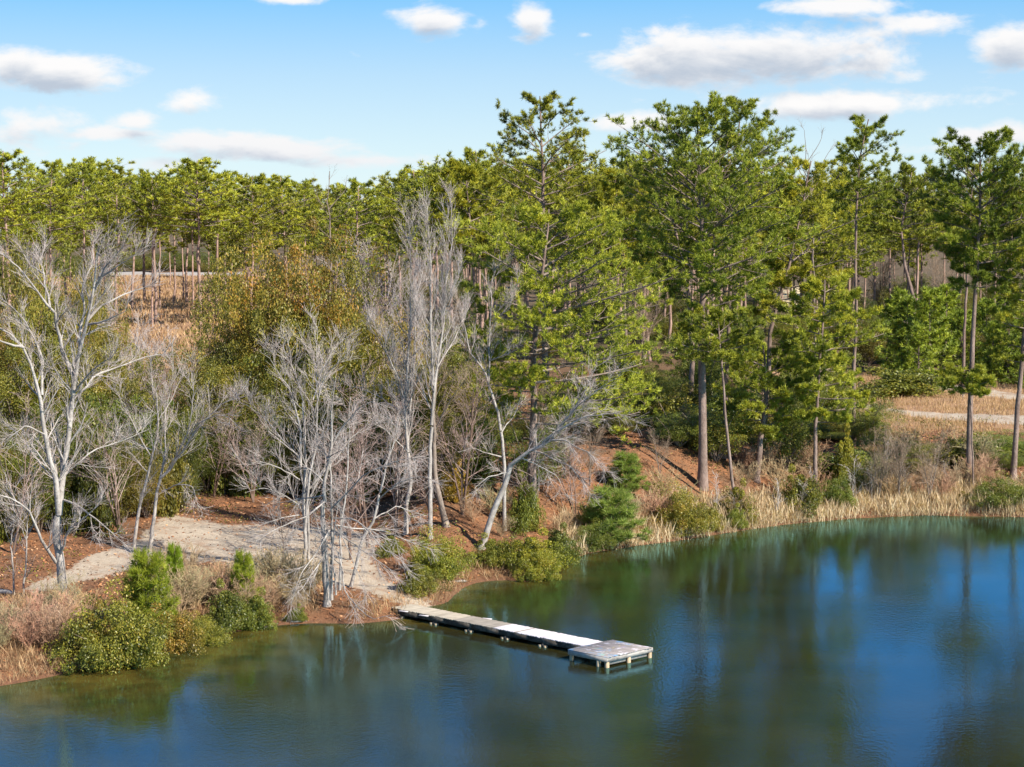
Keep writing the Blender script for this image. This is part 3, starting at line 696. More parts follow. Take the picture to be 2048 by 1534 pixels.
def place_bare(meshes, name, px, D, top, wscale, label, group, cat='tree', seed=0, base_h=8., color=None, zoff=0.):
    D = DM(D); P = at_depth(px, top, D); g = gz(P[0], P[1]); h = max(.3, P[2]-g)/base_h
    r = empty(name, (P[0], P[1], g+zoff), label, cat, group, rz=(seed*2.39) % 6.28); r.scale = (wscale*h, wscale*h, h)
    a = ob('trunk', meshes[0], r); c = ob('twigs', meshes[1], r)
    if color is not None: a.color = (*color, 1); c.color = (*color, 1)
    return pend(r, label, px, D)

# ------------------------------------------------------------------ leafy trees and shrubs
def gen_leafy(seed, nclump, per, leaf, mat, H=1., shape='round', rc=.24, sticks=True, lowfill=.1):
    """crown of unit-ish size: height 1, radius .5 ; returns (stem mesh, crown mesh)"""
    rng = np.random.default_rng(seed)
    u = nrm(rng.normal(size=(nclump, 3))); rad = rng.random(nclump)**.33
    c = u*rad[:, None]*np.array([.40, .40, .40]); c[:, 2] += .55
    if shape == 'bush': c[:, 2] = np.abs(c[:, 2]-.5)*.95*1.0+.08*rng.random(nclump); c[:, :2] *= 1.05
    if shape == 'cone': c[:, 2] = rng.random(nclump)*.86+.06; c[:, :2] = u[:, :2]*(1-c[:, 2:3]*.85)*.42
    c *= (1+.28*rng.normal(size=(nclump, 1))*np.array([1, 1, .6])); cr = rc*(.45+.9*rng.random(nclump))*.6
    ci = np.repeat(np.arange(nclump), per); n = len(ci)
    d = nrm(rng.normal(size=(n, 3))+np.array([0, 0, .25])); rr = cr[ci]*(1-.5*rng.random(n)**2)
    pos = c[ci]+d*rr[:, None]*np.array([1, 1, .8]); pos[:, 2] = np.maximum(pos[:, 2], .01)
    nn = nrm(d*.6+rng.normal(size=(n, 3))*.7+np.array([0, 0, .3]))
    V, Fq = leaves(rng, pos, nn, leaf, .55)
    V = V/np.array([1, 1, 1.]); sx = np.percentile(np.abs(V[:, :2]), 98)/.46; sz_ = np.percentile(V[:, 2], 99.3); V[:, :2] /= sx; V[:, 2] /= sz_
    c = c/np.array([sx, sx, sz_])
    vc = rng.random(nclump); v = np.clip(.5*vc[ci]+.5*rng.random(n), 0, 1)
    crown = mk(V, Fq, 'crown', mat, np.repeat(v, 4))
    T = Acc(); K = 5; k = min(nclump, 14)
    tg = c[rng.choice(nclump, k, replace=False)]; tg = tg*np.array([1.1, 1.1, 1.05])
    s = np.linspace(0, 1, K)[None, :, None]; st = np.stack([np.zeros(k), np.zeros(k), np.full(k, .0)], 1)
    P = st[:, None]*(1-s)+tg[:, None]*s; P[:, :, 2] += (np.sin(s*pi)*.06)[..., 0]
    V, Fq = tubes(P, np.linspace(.012, .003, K)[None].repeat(k, 0), 5); T.add(V, Fq)
    return T.mesh('trunk', M_PLIMB, True), crown
LF = {}
for i in range(3):
    LF['mid', i] = gen_leafy(200+i, 90, 270, .0082, M_LEAF, rc=.2)
    LF['bro', i] = gen_leafy(210+i, 90, 270, .0082, M_BRONZE, rc=.2)
    LF['bush', i] = gen_leafy(220+i, 60, 200, .016, M_LEAF, shape='bush', rc=.24)
LF['near', 0] = gen_leafy(230, 130, 260, .0095, M_LEAF, shape='bush', rc=.17)
LF['near', 1] = gen_leafy(231, 80, 240, .013, M_LEAF, shape='bush', rc=.2)
def place_leafy(key, name, px, top, wpx, D, label, group, cat='tree', seed=0, color=(1,1,1), base=None, hmin=.6):
    D = DM(D); P = at_depth(px, top, D); g = gz(P[0], P[1]); h = max(hmin, P[2]-g)
    wd = wpx*D/FPX*1.05
    r = empty(name, (P[0], P[1], g-.05*h), label, cat, group, rz=(seed*1.7) % 6.28); r.scale = (wd*1.12, wd*1.12, h*1.08)
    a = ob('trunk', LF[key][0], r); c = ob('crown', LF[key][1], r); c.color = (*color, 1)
    if group: pend(r, label, px, D)
    return r

# ------------------------------------------------------------------ pines
def pine_meshes(rng, trunk, Rt, prof, nlimb, nsub, ntw, ntuft, nn, nl, nw, z0f, side=None, depthf=1., limb_up=(.1, .75), tuft_v=(0, 1), sub_l=.42, droop=0.):
    """trunk (K,3) local; prof(f)-> (left, right) reach for height fraction f in the crown 0..1"""
    K = len(trunk); A = Acc(); V, Fq = tubes(trunk[None], Rt[None], 9); A.add(V, Fq, 0)
    zt = trunk[-1, 2]; zb = trunk[0, 2]; cz0 = zb+(zt-zb)*z0f
    f = np.sort(((np.arange(nlimb)+rng.random(nlimb))/nlimb)); z = cz0+(zt-cz0)*f
    base = np.stack([np.interp(z, trunk[:, 2], trunk[:, 0]), np.interp(z, trunk[:, 2], trunk[:, 1]), z], 1)
    az_ = np.arange(nlimb)*2.399+rng.normal(size=nlimb)*.35
    L_, R_ = prof(f); c = np.cos(az_); reach = np.where(c < 0, L_*-c, R_*c)+np.abs(np.sin(az_))*depthf*.5*(L_+R_)
    reach = reach*(.72+.4*rng.random(nlimb))
    upang = limb_up[0]+(limb_up[1]-limb_up[0])*f**1.5
    z = np.maximum(z-np.tan(np.maximum(upang, 0))*reach*.72, zb+(zt-zb)*max(.03, z0f-.12)); base = np.stack([np.interp(z, trunk[:, 2], trunk[:, 0]), np.interp(z, trunk[:, 2], trunk[:, 1]), z], 1)
    KL = 7; s = np.linspace(0, 1, KL); P = np.zeros((nlimb, KL, 3))
    dirh = np.stack([c, np.sin(az_)], 1)
    side_w = rng.normal(size=nlimb)*.12
    for k in range(KL):
        r = reach*s[k]; P[:, k, :2] = base[:, :2]+dirh*r[:, None]+np.stack([-dirh[:, 1], dirh[:, 0]], 1)*(side_w*reach*s[k]**2)[:, None]
        P[:, k, 2] = base[:, 2]+np.tan(upang)*r*(1-.25*s[k])+.12*reach*(s[k]**2)-droop*reach*s[k]**2
    rl = np.clip(.012+.0125*reach, .014, .09); R = rl[:, None]*np.linspace(1, .25, KL)[None]
    Q1, S1 = spawn(rng, P, R, nsub, .16, 1., .8, sub_l, .10, 5, .08, .55, lmin=.25, flat=.22, bend=.03)
    Q2, S2 = spawn(rng, Q1, S1, ntw, .2, 1., .7, .55, .22, 3, .1, .6, lmin=.16, bend=.06, flat=.35)
    Lm = Acc(); V, Fq = tubes(P, R, 5); Lm.add(V, Fq, .2); V, Fq = tubes(Q1, np.maximum(S1, .01), 3); Lm.add(V, Fq, .4)
    # tufts at twig tips and along them
    tt = np.linspace(.45, 1, ntuft); O = []; D = []
    for t_ in tt:
        x = t_*(Q2.shape[1]-1); i = min(int(x), Q2.shape[1]-2); fr_ = x-i
        O.append(Q2[:, i]*(1-fr_)+Q2[:, i+1]*fr_); D.append(nrm(Q2[:, i+1]-Q2[:, i]))
    O = np.concatenate(O); D = nrm(np.concatenate(D)+np.array([0, 0, .75])); O = O+rng.normal(size=O.shape)*.04
    V, Fq = needles(rng, O, D, nn, nl, nw, .62)
    lv = (.6*rng.random(nlimb).repeat(nsub)+.4*rng.random(nlimb*nsub)).repeat(ntw); lv = np.tile(lv, ntuft)
    v = np.clip(.25*rng.random(len(O))+.45*lv+.15+.15*rng.normal(size=len(O)), 0, 1)
    N_ = mk(V, Fq, 'crown', M_PINE, np.repeat(v, nn*3))
    return A.mesh('trunk', M_PBARK, True), Lm.mesh('limbs', M_PLIMB), N_
def hero_pine(label, base, path, crown, seed, r0=.34, r1=.06, nlimb=40, nsub=9, ntw=4, ntuft=4, nn=13, nl=.28, nw=.040, depth=None, group='tall pines on the lake bank', color=(1,1,1), limb_up=(.05,.75), droop=0., name='pine_tree', depthf=1.):
    """crown rows: (py, px_left, px_right) from top down"""
    rng = np.random.default_rng(seed); nsub = int(nsub*1.45); nlimb = int(nlimb*.70)
    B = ground_hit(*base) if depth is None else at_depth(base[0], base[1], DM(depth)); B[2] = gz(B[0], B[1]); Y = B[1]
    pts = [B+np.array([0, 0, -.2])]+[at_depth(p[0], p[1], Y+(p[2] if len(p) > 2 else 0)) for p in path]
    T = resample(np.array(pts), 18)-B; r0 *= .68; r1 *= .68
    T[2:, :2] += np.cumsum(rng.normal(size=(16, 2))*.03, axis=0)
    R = r0+(r1-r0)*np.linspace(0, 1, 18)**1.1; R[0] *= 1.4; R[1] *= 1.08
    cz = np.array([at_depth(c[1], c[0], Y)[2]-B[2] for c in crown])[::-1]
    cl = np.array([at_depth(c[1], c[0], Y)[0]-B[0] for c in crown])[::-1]; cr = np.array([at_depth(c[2], c[0], Y)[0]-B[0] for c in crown])[::-1]
    zt = T[-1, 2]; z0f = (cz[0]-T[0, 2])/(zt-T[0, 2])
    def prof(f):
        z = cz[0]+(zt-cz[0])*f; x = np.interp(z, T[:, 2], T[:, 0])
        return np.maximum(.35, x-np.interp(z, cz, cl)), np.maximum(.35, np.interp(z, cz, cr)-x)
    a, l, n_ = pine_meshes(rng, T, R, prof, nlimb, nsub, ntw, ntuft, nn, nl, nw, z0f, limb_up=limb_up, droop=droop, depthf=depthf)
    root = empty(name, tuple(B), label, 'tree', group)
    ob('trunk', a, root); ob('limbs', l, root); c = ob('crown', n_, root); c.color = (*color, 1); return root
G1, G2, G3 = (1,1,1), (.9,.98,.95), (1.12,1.05,.9)
hero_pine('broad light green pine on the bank behind the leaning bare tree, boughs reaching right', (1063,1038), [(1066,900),(1070,780),(1074,650),(1085,560),(1095,480),(1100,418)],
  [(415,1060,1150),(450,990,1210),(520,950,1270),(600,930,1330),(690,960,1330),(760,985,1340),(850,1020,1350)], 301, .42, nlimb=64, nsub=9, limb_up=(-.05,.5), color=(1.08,1.1,1.0), depthf=.75)
hero_pine('tallest open topped pine rising above the light green one', (1100,930), [(1092,700),(1090,500),(1087,350),(1083,192)],
  [(192,1066,1100),(240,1010,1165),(290,1000,1195),(350,985,1195),(420,985,1200),(520,1000,1190)], 302, .38, nlimb=50, nsub=7, ntw=3, depth=58, color=G3, depthf=.9)
hero_pine('massive round crowned dark pine in the middle of the right bank', (1405,976), [(1407,860),(1408,700),(1412,560),(1411,430),(1405,320),(1398,213)],
  [(213,1370,1440),(240,1310,1490),(290,1262,1530),(350,1268,1545),(430,1275,1555),(520,1290,1560),(600,1320,1510)], 303, .46, nlimb=74, nsub=10, ntw=4, limb_up=(.25,.8), color=G2)
hero_pine('sparse topped pine whose crown shows just right of the massive round one', (1448,968), [(1450,860),(1456,700),(1462,500),(1468,350),(1484,203)],
  [(203,1465,1500),(235,1450,1540),(290,1440,1560),(350,1450,1550),(420,1440,1540)], 304, .26, nlimb=34, nsub=7, ntw=3, depth=56, color=G1)
hero_pine('leaning dark trunked pine with a low round crown over the shaded bank', (1512,960), [(1518,880),(1530,800),(1528,730),(1525,690)],
  [(680,1495,1555),(720,1455,1580),(780,1445,1590),(840,1460,1585),(880,1480,1540)], 305, .36, nlimb=34, nsub=8, limb_up=(-.1,.4))
hero_pine('small crowned pine low in front of the massive round one', (1476,985), [(1455,900),(1445,760),(1432,620)],
  [(612,1400,1460),(650,1360,1500),(700,1365,1510),(730,1390,1480)], 306, .17, nlimb=24, nsub=7, depth=52.5)
hero_pine('curving tall pine rising out of the thicket, pale green mid crown', (1528,920), [(1532,800),(1545,650),(1575,540),(1600,430),(1620,322)],
  [(318,1590,1650),(350,1565,1690),(420,1550,1705),(500,1545,1715),(580,1560,1710),(640,1600,1690)], 307, .30, nlimb=52, nsub=8, depth=58, color=G3)
hero_pine('spreading light green pine hiding the bank left of the field', (1630,925), [(1632,850),(1640,760),(1650,640),(1655,560)],
  [(555,1630,1690),(600,1600,1710),(640,1580,1750),(690,1570,1760),(720,1600,1730),(790,1640,1755),(850,1640,1710)], 308, .24, nlimb=44, nsub=9, color=(1.1,1.1,1.), limb_up=(-.1,.4), depth=55)
hero_pine('slim straight pine with an open crown against the sky right of centre', (1708,852), [(1710,760),(1716,640),(1716,450),(1720,330),(1738,238)],
  [(236,1725,1755),(270,1700,1790),(320,1690,1812),(360,1695,1805),(400,1665,1790),(440,1690,1730)], 309, .24, nlimb=34, nsub=7, ntw=3, depth=63, color=G2)
hero_pine('pine with a curved vine wrapped trunk behind the field thicket', (1822,730), [(1820,660),(1830,610),(1808,530),(1802,460),(1822,340)],
  [(338,1800,1845),(370,1770,1865),(420,1755,1875),(480,1765,1880)], 310, .42, nlimb=30, nsub=7, ntw=3, depth=96, nl=.5, nw=.1, nn=6)
hero_pine('dark straight pine at the right with its trunk rising from the reeds', (1937,968), [(1940,830),(1943,700),(1953,560),(1960,420),(1962,272)],
  [(270,1930,1995),(300,1880,2030),(360,1872,2048),(430,1885,2060),(520,1900,2070),(580,1920,2030)], 311, .34, nlimb=58, nsub=9, color=G2)
hero_pine('pale slim pine trunk directly left of the dark straight one', (1925,790), [(1928,650),(1932,520),(1940,400),(1945,330)],
  [(330,1925,1965),(370,1900,1990),(430,1890,1990),(500,1900,1980)], 312, .24, nlimb=24, nsub=6, depth=80)
hero_pine('tall pine cut by the right frame edge with dead branches low down', (2026,955), [(2034,850),(2046,720),(2060,560),(2066,330)],
  [(325,2030,2100),(400,2000,2130),(520,1990,2140),(640,2000,2130),(740,2010,2110)], 313, .3, nlimb=52, nsub=8)
hero_pine('small tuft crowned pine halfway down the dark trunk at the right', (1948,972), [(1945,850),(1940,740)],
  [(735,1915,1960),(760,1895,1975),(790,1905,1970)], 314, .1, nlimb=16, nsub=7, depth=56.)
hero_pine('reddish trunked pine behind the massive round one, crown joining it', (1380,900), [(1385,700),(1375,560),(1350,450),(1330,330)],
  [(330,1305,1360),(370,1255,1400),(440,1250,1420),(520,1270,1400)], 315, .32, nlimb=36, nsub=7, depth=62)
hero_pine('pine filling the gap between the tallest one and the round one', (1255,900), [(1255,700),(1250,560),(1240,450),(1232,345)],
  [(345,1215,1250),(380,1190,1290),(440,1170,1310),(520,1180,1320),(560,1200,1300)], 316, .28, nlimb=38, nsub=7, depth=72, nl=.42, nw=.07, color=G3)
hero_pine('light crowned pine left of the tallest one above the bare tree tops', (960,900), [(955,700),(948,560),(940,450),(930,335)],
  [(332,910,950),(370,885,1000),(440,880,1010),(520,890,1010)], 317, .3, nlimb=38, nsub=7, depth=82, nl=.45, nw=.08, color=G3)

# dead snags
for (nm, base, D, stems, lab, sd) in [
  ('dead_tree', (655,520), 118, [(.28,.05,[(655,520,0),(657,450,0),(655,400,0),(660,345,0)],1.0),(.09,.02,[(656,430,0),(630,385,0),(622,355,0)],1),(.09,.02,[(656,420,0),(690,380,1),(695,350,1)],1),(.08,.02,[(655,440,0),(690,430,-1),(710,400,-1)],1)], 'dead leafless snag standing among the far left pines', 61),
  ('dead_tree', (1640,760), 74, [(.16,.06,[(1640,760,0),(1625,600,0),(1625,400,0)],0),(.08,.02,[(1625,400,0),(1612,330,0),(1610,262,0)],1),(.07,.015,[(1625,390,0),(1590,320,0),(1560,270,0)],1),(.07,.015,[(1622,370,0),(1650,320,1),(1668,290,1)],1),(.06,.015,[(1622,360,0),(1655,350,-1),(1680,335,-1)],1),(.05,.015,[(1612,330,0),(1640,280,0),(1645,255,0)],1)], 'leafless dark topped tree against the clouds between two pine crowns', 62)]:
    B_(nm, lab, base, stems, sd, .2, n1=3.5, n2=3, n3=2, depth=D, gtag='dead standing trees', mat=M_PLIMB, tmat=M_BTWIG, twig_l=1.0)

# copied middle distance pines
MP = []
for i in range(6):
    rng = np.random.default_rng(400+i); H = 26.
    z = np.linspace(-.3, H, 12); T = np.stack([np.cumsum(rng.normal(size=12)*.12), np.cumsum(rng.normal(size=12)*.12), z], 1)
    def prof(f, k=i): 
        r = .5+4.3*np.sin(pi*(.14+.84*f))**.65*(1-.12*f)+.7*np.sin(f*13+k*2); return r, r
    R = .24+(.05-.24)*np.linspace(0, 1, 12)
    z0 = [.52, .6, .46, .56, .64, .40][i]
    MP.append(pine_meshes(rng, T, R, prof, 44, 6, 3, 2, 9, .55, .12, z0, limb_up=(.0, .7)))
YP = []
for i in range(3):
    rng = np.random.default_rng(420+i); H = 8.; z = np.linspace(-.2, H, 8); T = np.stack([z*0, z*0, z], 1)
    def prof(f): r = 2.3*(1-f)**.8+.25; return r, r
    YP.append(pine_meshes(rng, T, np.linspace(.12, .02, 8), prof, 34, 6, 3, 2, 7, .42, .09, .05, limb_up=(.1, .9)))
rng = np.random.default_rng(430); T = np.stack([np.zeros(7), np.zeros(7), np.linspace(-.1, 2.6, 7)], 1)
def prof(f): r = .75*(1-f)**.6+.12; return r, r
YN = pine_meshes(rng, T, np.linspace(.04, .01, 7), prof, 26, 6, 3, 3, 9, .26, .024, .05, limb_up=(.5, 1.1))
YN[2].materials[0] = M_PINE_Y
def put_pine(meshes, x, y, h, wsc, rz, label, group, color=(1,1,1), H=26., name='pine_tree', tint=None):
    r = empty(name, (x, y, gz(x, y)-.1), label, 'tree', group, rz=rz); s = h/H; r.scale = (s*wsc, s*wsc, s)
    a = ob('trunk', meshes[0], r); b = ob('limbs', meshes[1], r); c = ob('crown', meshes[2], r); c.color = (*color, 1)
    if tint: a.color = (*tint, 1)
    return r
def pine_px(i, px, top, D, wsc, label, group, color=(1,1,1), rz=None, tint=(1.5,1.4,1.35)):
    D = DM(D); P = at_depth(px, top, D); g = gz(P[0], P[1])
    return pend(put_pine(MP[i % 6], P[0], P[1], P[2]-g, wsc, rz if rz is not None else i*1.9, label, group, color, tint=tint), label, px, D)
lf = 'pine of the far tree line'
for i, (px, top, D) in enumerate([(15,300,118),(-30,330,125),(88,322,130),(160,330,136),(180,322,150),(232,338,145),(262,352,160),(308,345,135),(345,372,165),(392,320,128),(430,350,150),(455,365,165),(498,350,132),(535,362,155),
    (575,352,140),(612,362,150),(690,372,160),(728,362,120),(760,395,170),(800,352,128),(842,338,110),(880,345,105),(905,330,98),(60,350,160),(128,345,150),(215,360,170),(285,368,175),(372,358,170),(600,380,180),(660,390,170),(780,375,150),(860,370,130)]):
    h = np.random.default_rng(i).random(3)
    pine_px(i, px, top, D, 1.05+.35*h[0], lf, 'pines of the far tree line', (1.0+.12*h[1], 1.05, .8+.2*h[2]))
# trunks standing in the left field
for i, (px, py, top, lab) in enumerate([(305,655,352,'straight pine with its foot at the near edge of the left field'),(319,618,372,'dark trunked pine just right of the foremost pine in the left field'),(388,628,330,'dark lower trunked pine at the right side of the left field'),
      (398,624,385,'thinner pine beside the dark lower trunked one'),(366,598,360,'pale pine in the middle of the left field'),(290,600,380,'slim pale pine at the left side of the left field'),(416,605,390,'slim dark pine at the right rim of the left field'),(340,572,400,'thin far pine near the pale road in the left field')]):
    G_ = ground_hit(px, py); P = at_depth(px, top, G_[1])
    put_pine(MP[[4,1,4,3,4,1,3,4][i]], G_[0], G_[1], P[2]-G_[2], .85, i*2.1, lab, 'pines standing in the left field', (1.05,1.08,.85), tint=(1.7,1.55,1.5))
rb = np.random.default_rng(55)
# background wood: placed one by one
def wood(n, a0, a1, d0, d1, h0, h1, label, group, seed, keep=None, mind=3.2, wsc=1., tint=(1.5,1.4,1.35)):
    d0 = DM(d0); d1 = DM(d1); a0 *= .355; a1 *= .355; h0 *= .93; h1 *= .93
    rr = np.random.default_rng(seed); pts = []; tries = 0
    while len(pts) < n and tries < n*40:
        tries += 1
        D = math.sqrt(rr.uniform(d0**2, d1**2)); a = rr.uniform(a0, a1); x = a*D; y = D
        if keep is not None and not keep(x, y): continue
        if any((x-p[0])**2+(y-p[1])**2 < mind**2 for p in pts): continue
        pts.append((x, y))
        k = rr.integers(6); c = rr.random(2)
        pxx, _ = to_px(x, y, 10.)
        pend(put_pine(MP[k], x, y, rr.uniform(h0, h1), wsc*rr.uniform(.9, 1.25), rr.random()*6.28, label, group, (.9+.3*c[0], .95+.2*c[0], .75+.3*c[1]), tint=tint), label, float(pxx), y)
def not_field(x, y):
    px, py = to_px(x, y, gz(x, y)); return not (225 < px < 450 and py > 556)
wood(60, -.80, -.03, 150, 235, 17, 23.5, 'pine behind the left field', 'pines in the wood behind the left field', 71, not_field, 4)
wood(42, -.05, .34, 90, 140, 19, 25, 'pine behind the middle bank', 'pines in the wood behind the middle bank', 72, None, 4.2)
wood(70, .28, .80, 118, 190, 18, 25, 'pine behind the right field', 'pines in the wood behind the right field', 73, None, 4.5)
wood(55, -.1, .5, 135, 220, 20, 27, 'distant midway pine', 'pines far back in the wood', 74, None, 4.5)
# bushy young pines behind the right field
ry = np.random.default_rng(80)
for i in range(34):
    px = 1745+ry.random()*420; D = DM(84+ry.random()*22); P = at_depth(px, 700, D)
    pend(put_pine(YP[i % 3], P[0], P[1], ry.uniform(4.5, 9.5) if D > 212 else ry.uniform(4, 7), 1.15, ry.random()*6, '', 'young pines behind the right field', (.8,.95,.95), H=8., name='young_pine'), 'bushy field edge pine', px, D)
for i in range(14):
    px = 1180+ry.random()*520; D = DM(64+ry.random()*16); P = at_depth(px, 700, D)
    pend(put_pine(YP[i % 3], P[0], P[1], ry.uniform(4, 8), 1.1, ry.random()*6, '', 'young pines under the middle bank pines', (.95,1.,.95), H=8., name='young_pine'), 'bushy young pine under trees', px, D)
def near_pine(px, top, base, wpx, lab, mat_col=(1,1,1)):
    G_ = ground_hit(px, base); P = at_depth(px, top, G_[1]); h = P[2]-G_[2]; wd = wpx*G_[1]/FPX
    r = empty('young_pine', (G_[0], G_[1], G_[2]-.05), lab, 'tree', 'young pines at the water edge'); r.scale = (wd/1.85, wd/1.85, h/2.9)
    ob('trunk', YN[0], r); ob('limbs', YN[1], r); c = ob('crown', YN[2], r); c.color = (*mat_col, 1)
near_pine(298, 1098, 1262, 105, 'bright yellow green young pine on the left shore', (.72,.74,1))
near_pine(350, 1085, 1215, 45, 'darker upright young pine right behind the bright yellow green one', (.55,.7,.7))
near_pine(488, 1100, 1225, 55, 'slim yellow green pine sapling above the dark shrub on the left shore', (.7,.74,1))
near_pine(1222, 972, 1085, 125, 'feathery green pine bush beside the reeds under the orange bank', (.62,.72,2.2))
near_pine(1252, 902, 985, 75, 'green pine sapling up on the orange slope', (.6,.72,2.))

# ------------------------------------------------------------------ broadleaf mass
def key(k, i, n=3): return (k, i % n)
mass = [(650,468,190,74,'o'),(545,500,190,76,'b'),(455,528,130,84,'b'),(712,520,150,70,'b'),(610,545,190,68,'b'),(480,600,170,70,'b'),(425,668,150,63,'b'),(560,640,190,63,'m'),(680,620,180,64,'m'),
 (370,700,130,60,'b'),(205,610,90,68,'b'),(150,560,120,78,'b'),(95,510,150,84,'b'),(30,500,150,86,'b'),(200,540,90,84,'b'),(20,580,150,72,'b'),(100,620,160,66,'b'),(190,690,150,60,'m'),(40,690,170,60,'b'),(285,720,120,59,'b'),
 (450,740,160,58,'b'),(545,740,160,58,'m'),(340,780,150,56,'m'),(250,790,150,55,'m'),(150,790,160,55,'m'),(40,810,180,54,'m'),(640,730,170,58,'m'),(735,700,160,60,'b'),(800,640,130,68,'b'),(860,720,150,62,'b'),(930,740,140,62,'b'),
 (980,660,120,70,'m'),(900,620,120,76,'m'),(180,900,150,52.5,'m'),(90,900,150,52.5,'m'),(0,900,150,50,'m'),(270,890,130,52.5,'m'),(345,905,110,52.5,'m'),(430,860,120,56,'m'),(520,850,140,56,'m'),(620,850,140,56,'m'),(720,840,150,57,'b'),(800,800,150,58,'m'),(700,780,140,58,'m'),
 (890,860,130,57,'b'),(960,830,120,58,'m'),(60,970,120,48,'m'),(160,980,120,49,'m'),(230,960,110,51,'m')]
for i, (px, top, wd, D, k) in enumerate(mass):
    D = 52+(D-52)*.2 if D > 52 else D
    c = np.random.default_rng(500+i).random(3)*.9-.15
    if k == 'o': place_leafy(key('bro', i), 'evergreen_oak', px, top, wd, D, 'rust orange topped tree above the bronze leaved mass behind the clearing', None, 'tree', i, (1.25,.9,.8))
    elif k == 'b': place_leafy(key('bro', i), 'evergreen_oak', px, top, wd, D, 'bronze and olive leaved tree', 'bronze leaved trees behind the clearing', 'tree', i, (.95+.2*c[0], 1.0+.1*c[1], .9))
    else: place_leafy(key('mid', i), 'evergreen_shrub', px, top, wd, D, 'dark green leafy shrub tree', 'dark green shrub trees behind the clearing', 'tree', i, (.85+.25*c[0], .95+.15*c[1], .9))
re_ = np.random.default_rng(89)
for i, (px, top, wd, base) in enumerate([(-20,860,110,1075),(30,905,95,1085),(75,870,105,1065),(120,900,95,1055),(165,880,105,1060),(205,905,90,1050),(245,870,100,1045),(290,890,95,1035),(335,880,95,1028),(362,910,70,1018),(60,820,120,1030),(140,810,120,1025),(215,820,120,1015),(290,810,120,1005),(350,815,110,1000),
   (410,830,100,985),(470,850,95,985),(530,830,100,985),(585,850,100,990),(640,840,100,995),(700,850,100,1000),(760,840,100,1000),(825,850,90,1000),(900,830,90,985),(950,850,90,960)]):
    G_ = ground_hit(px, base)
    place_leafy(key('mid' if i % 4 else 'bush', i), 'evergreen_shrub', px, top, wd*1.05, -G_[1], 'glossy dark green clearing shrub', 'dark green shrubs edging the clearing', 'tree', i, (.5+.25*re_.random(), .6+.2*re_.random(), .65))  # dark green leaf tint lowered further, putting the mass's shadow into the colour
shD = lambda px: CAMH/np.tan(np.arctan((np.interp(px, [p[0] for p in shore_px], [p[1] for p in shore_px])-767)/FPX)+PITCH)
ru = np.random.default_rng(91)
for i in range(44):   # under the pines of the middle and right bank
    px = 985+ru.random()*1080; s_ = ru.random(); D = -(shD(px)+8+s_*20)
    if px > 1720: D = -(shD(px)+8+s_*9); top = ru.uniform(862, 915)
    else: top = ru.uniform(760, 930) if px > 1330 else ru.uniform(800, 900)
    if 1130 < px < 1340: D -= 6; top = ru.uniform(740, 860)
    kd = 'bro' if ru.random() < .28 else ('mid' if ru.random() < .5 else 'bush')
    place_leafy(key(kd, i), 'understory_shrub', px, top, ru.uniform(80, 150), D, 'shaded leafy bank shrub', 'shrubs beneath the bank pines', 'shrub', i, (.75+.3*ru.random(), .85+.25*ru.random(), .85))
for i in range(12):
    px = 1190+ru.random()*560; D = 62+ru.random()*12
    place_leafy(key('mid' if i % 3 else 'bro', i), 'understory_shrub', px, ru.uniform(650, 790), ru.uniform(80, 140), D, 'tall leafy inland shrub', 'tall shrubs deeper under the pines', 'shrub', i, (.75,.9,.85))
place_leafy(('bush', 1), 'ivy_thicket', 1790, 742, 160, 81, 'rounded vine covered thicket at the back of the right field', None, 'shrub', 3, (.8,.9,.8))
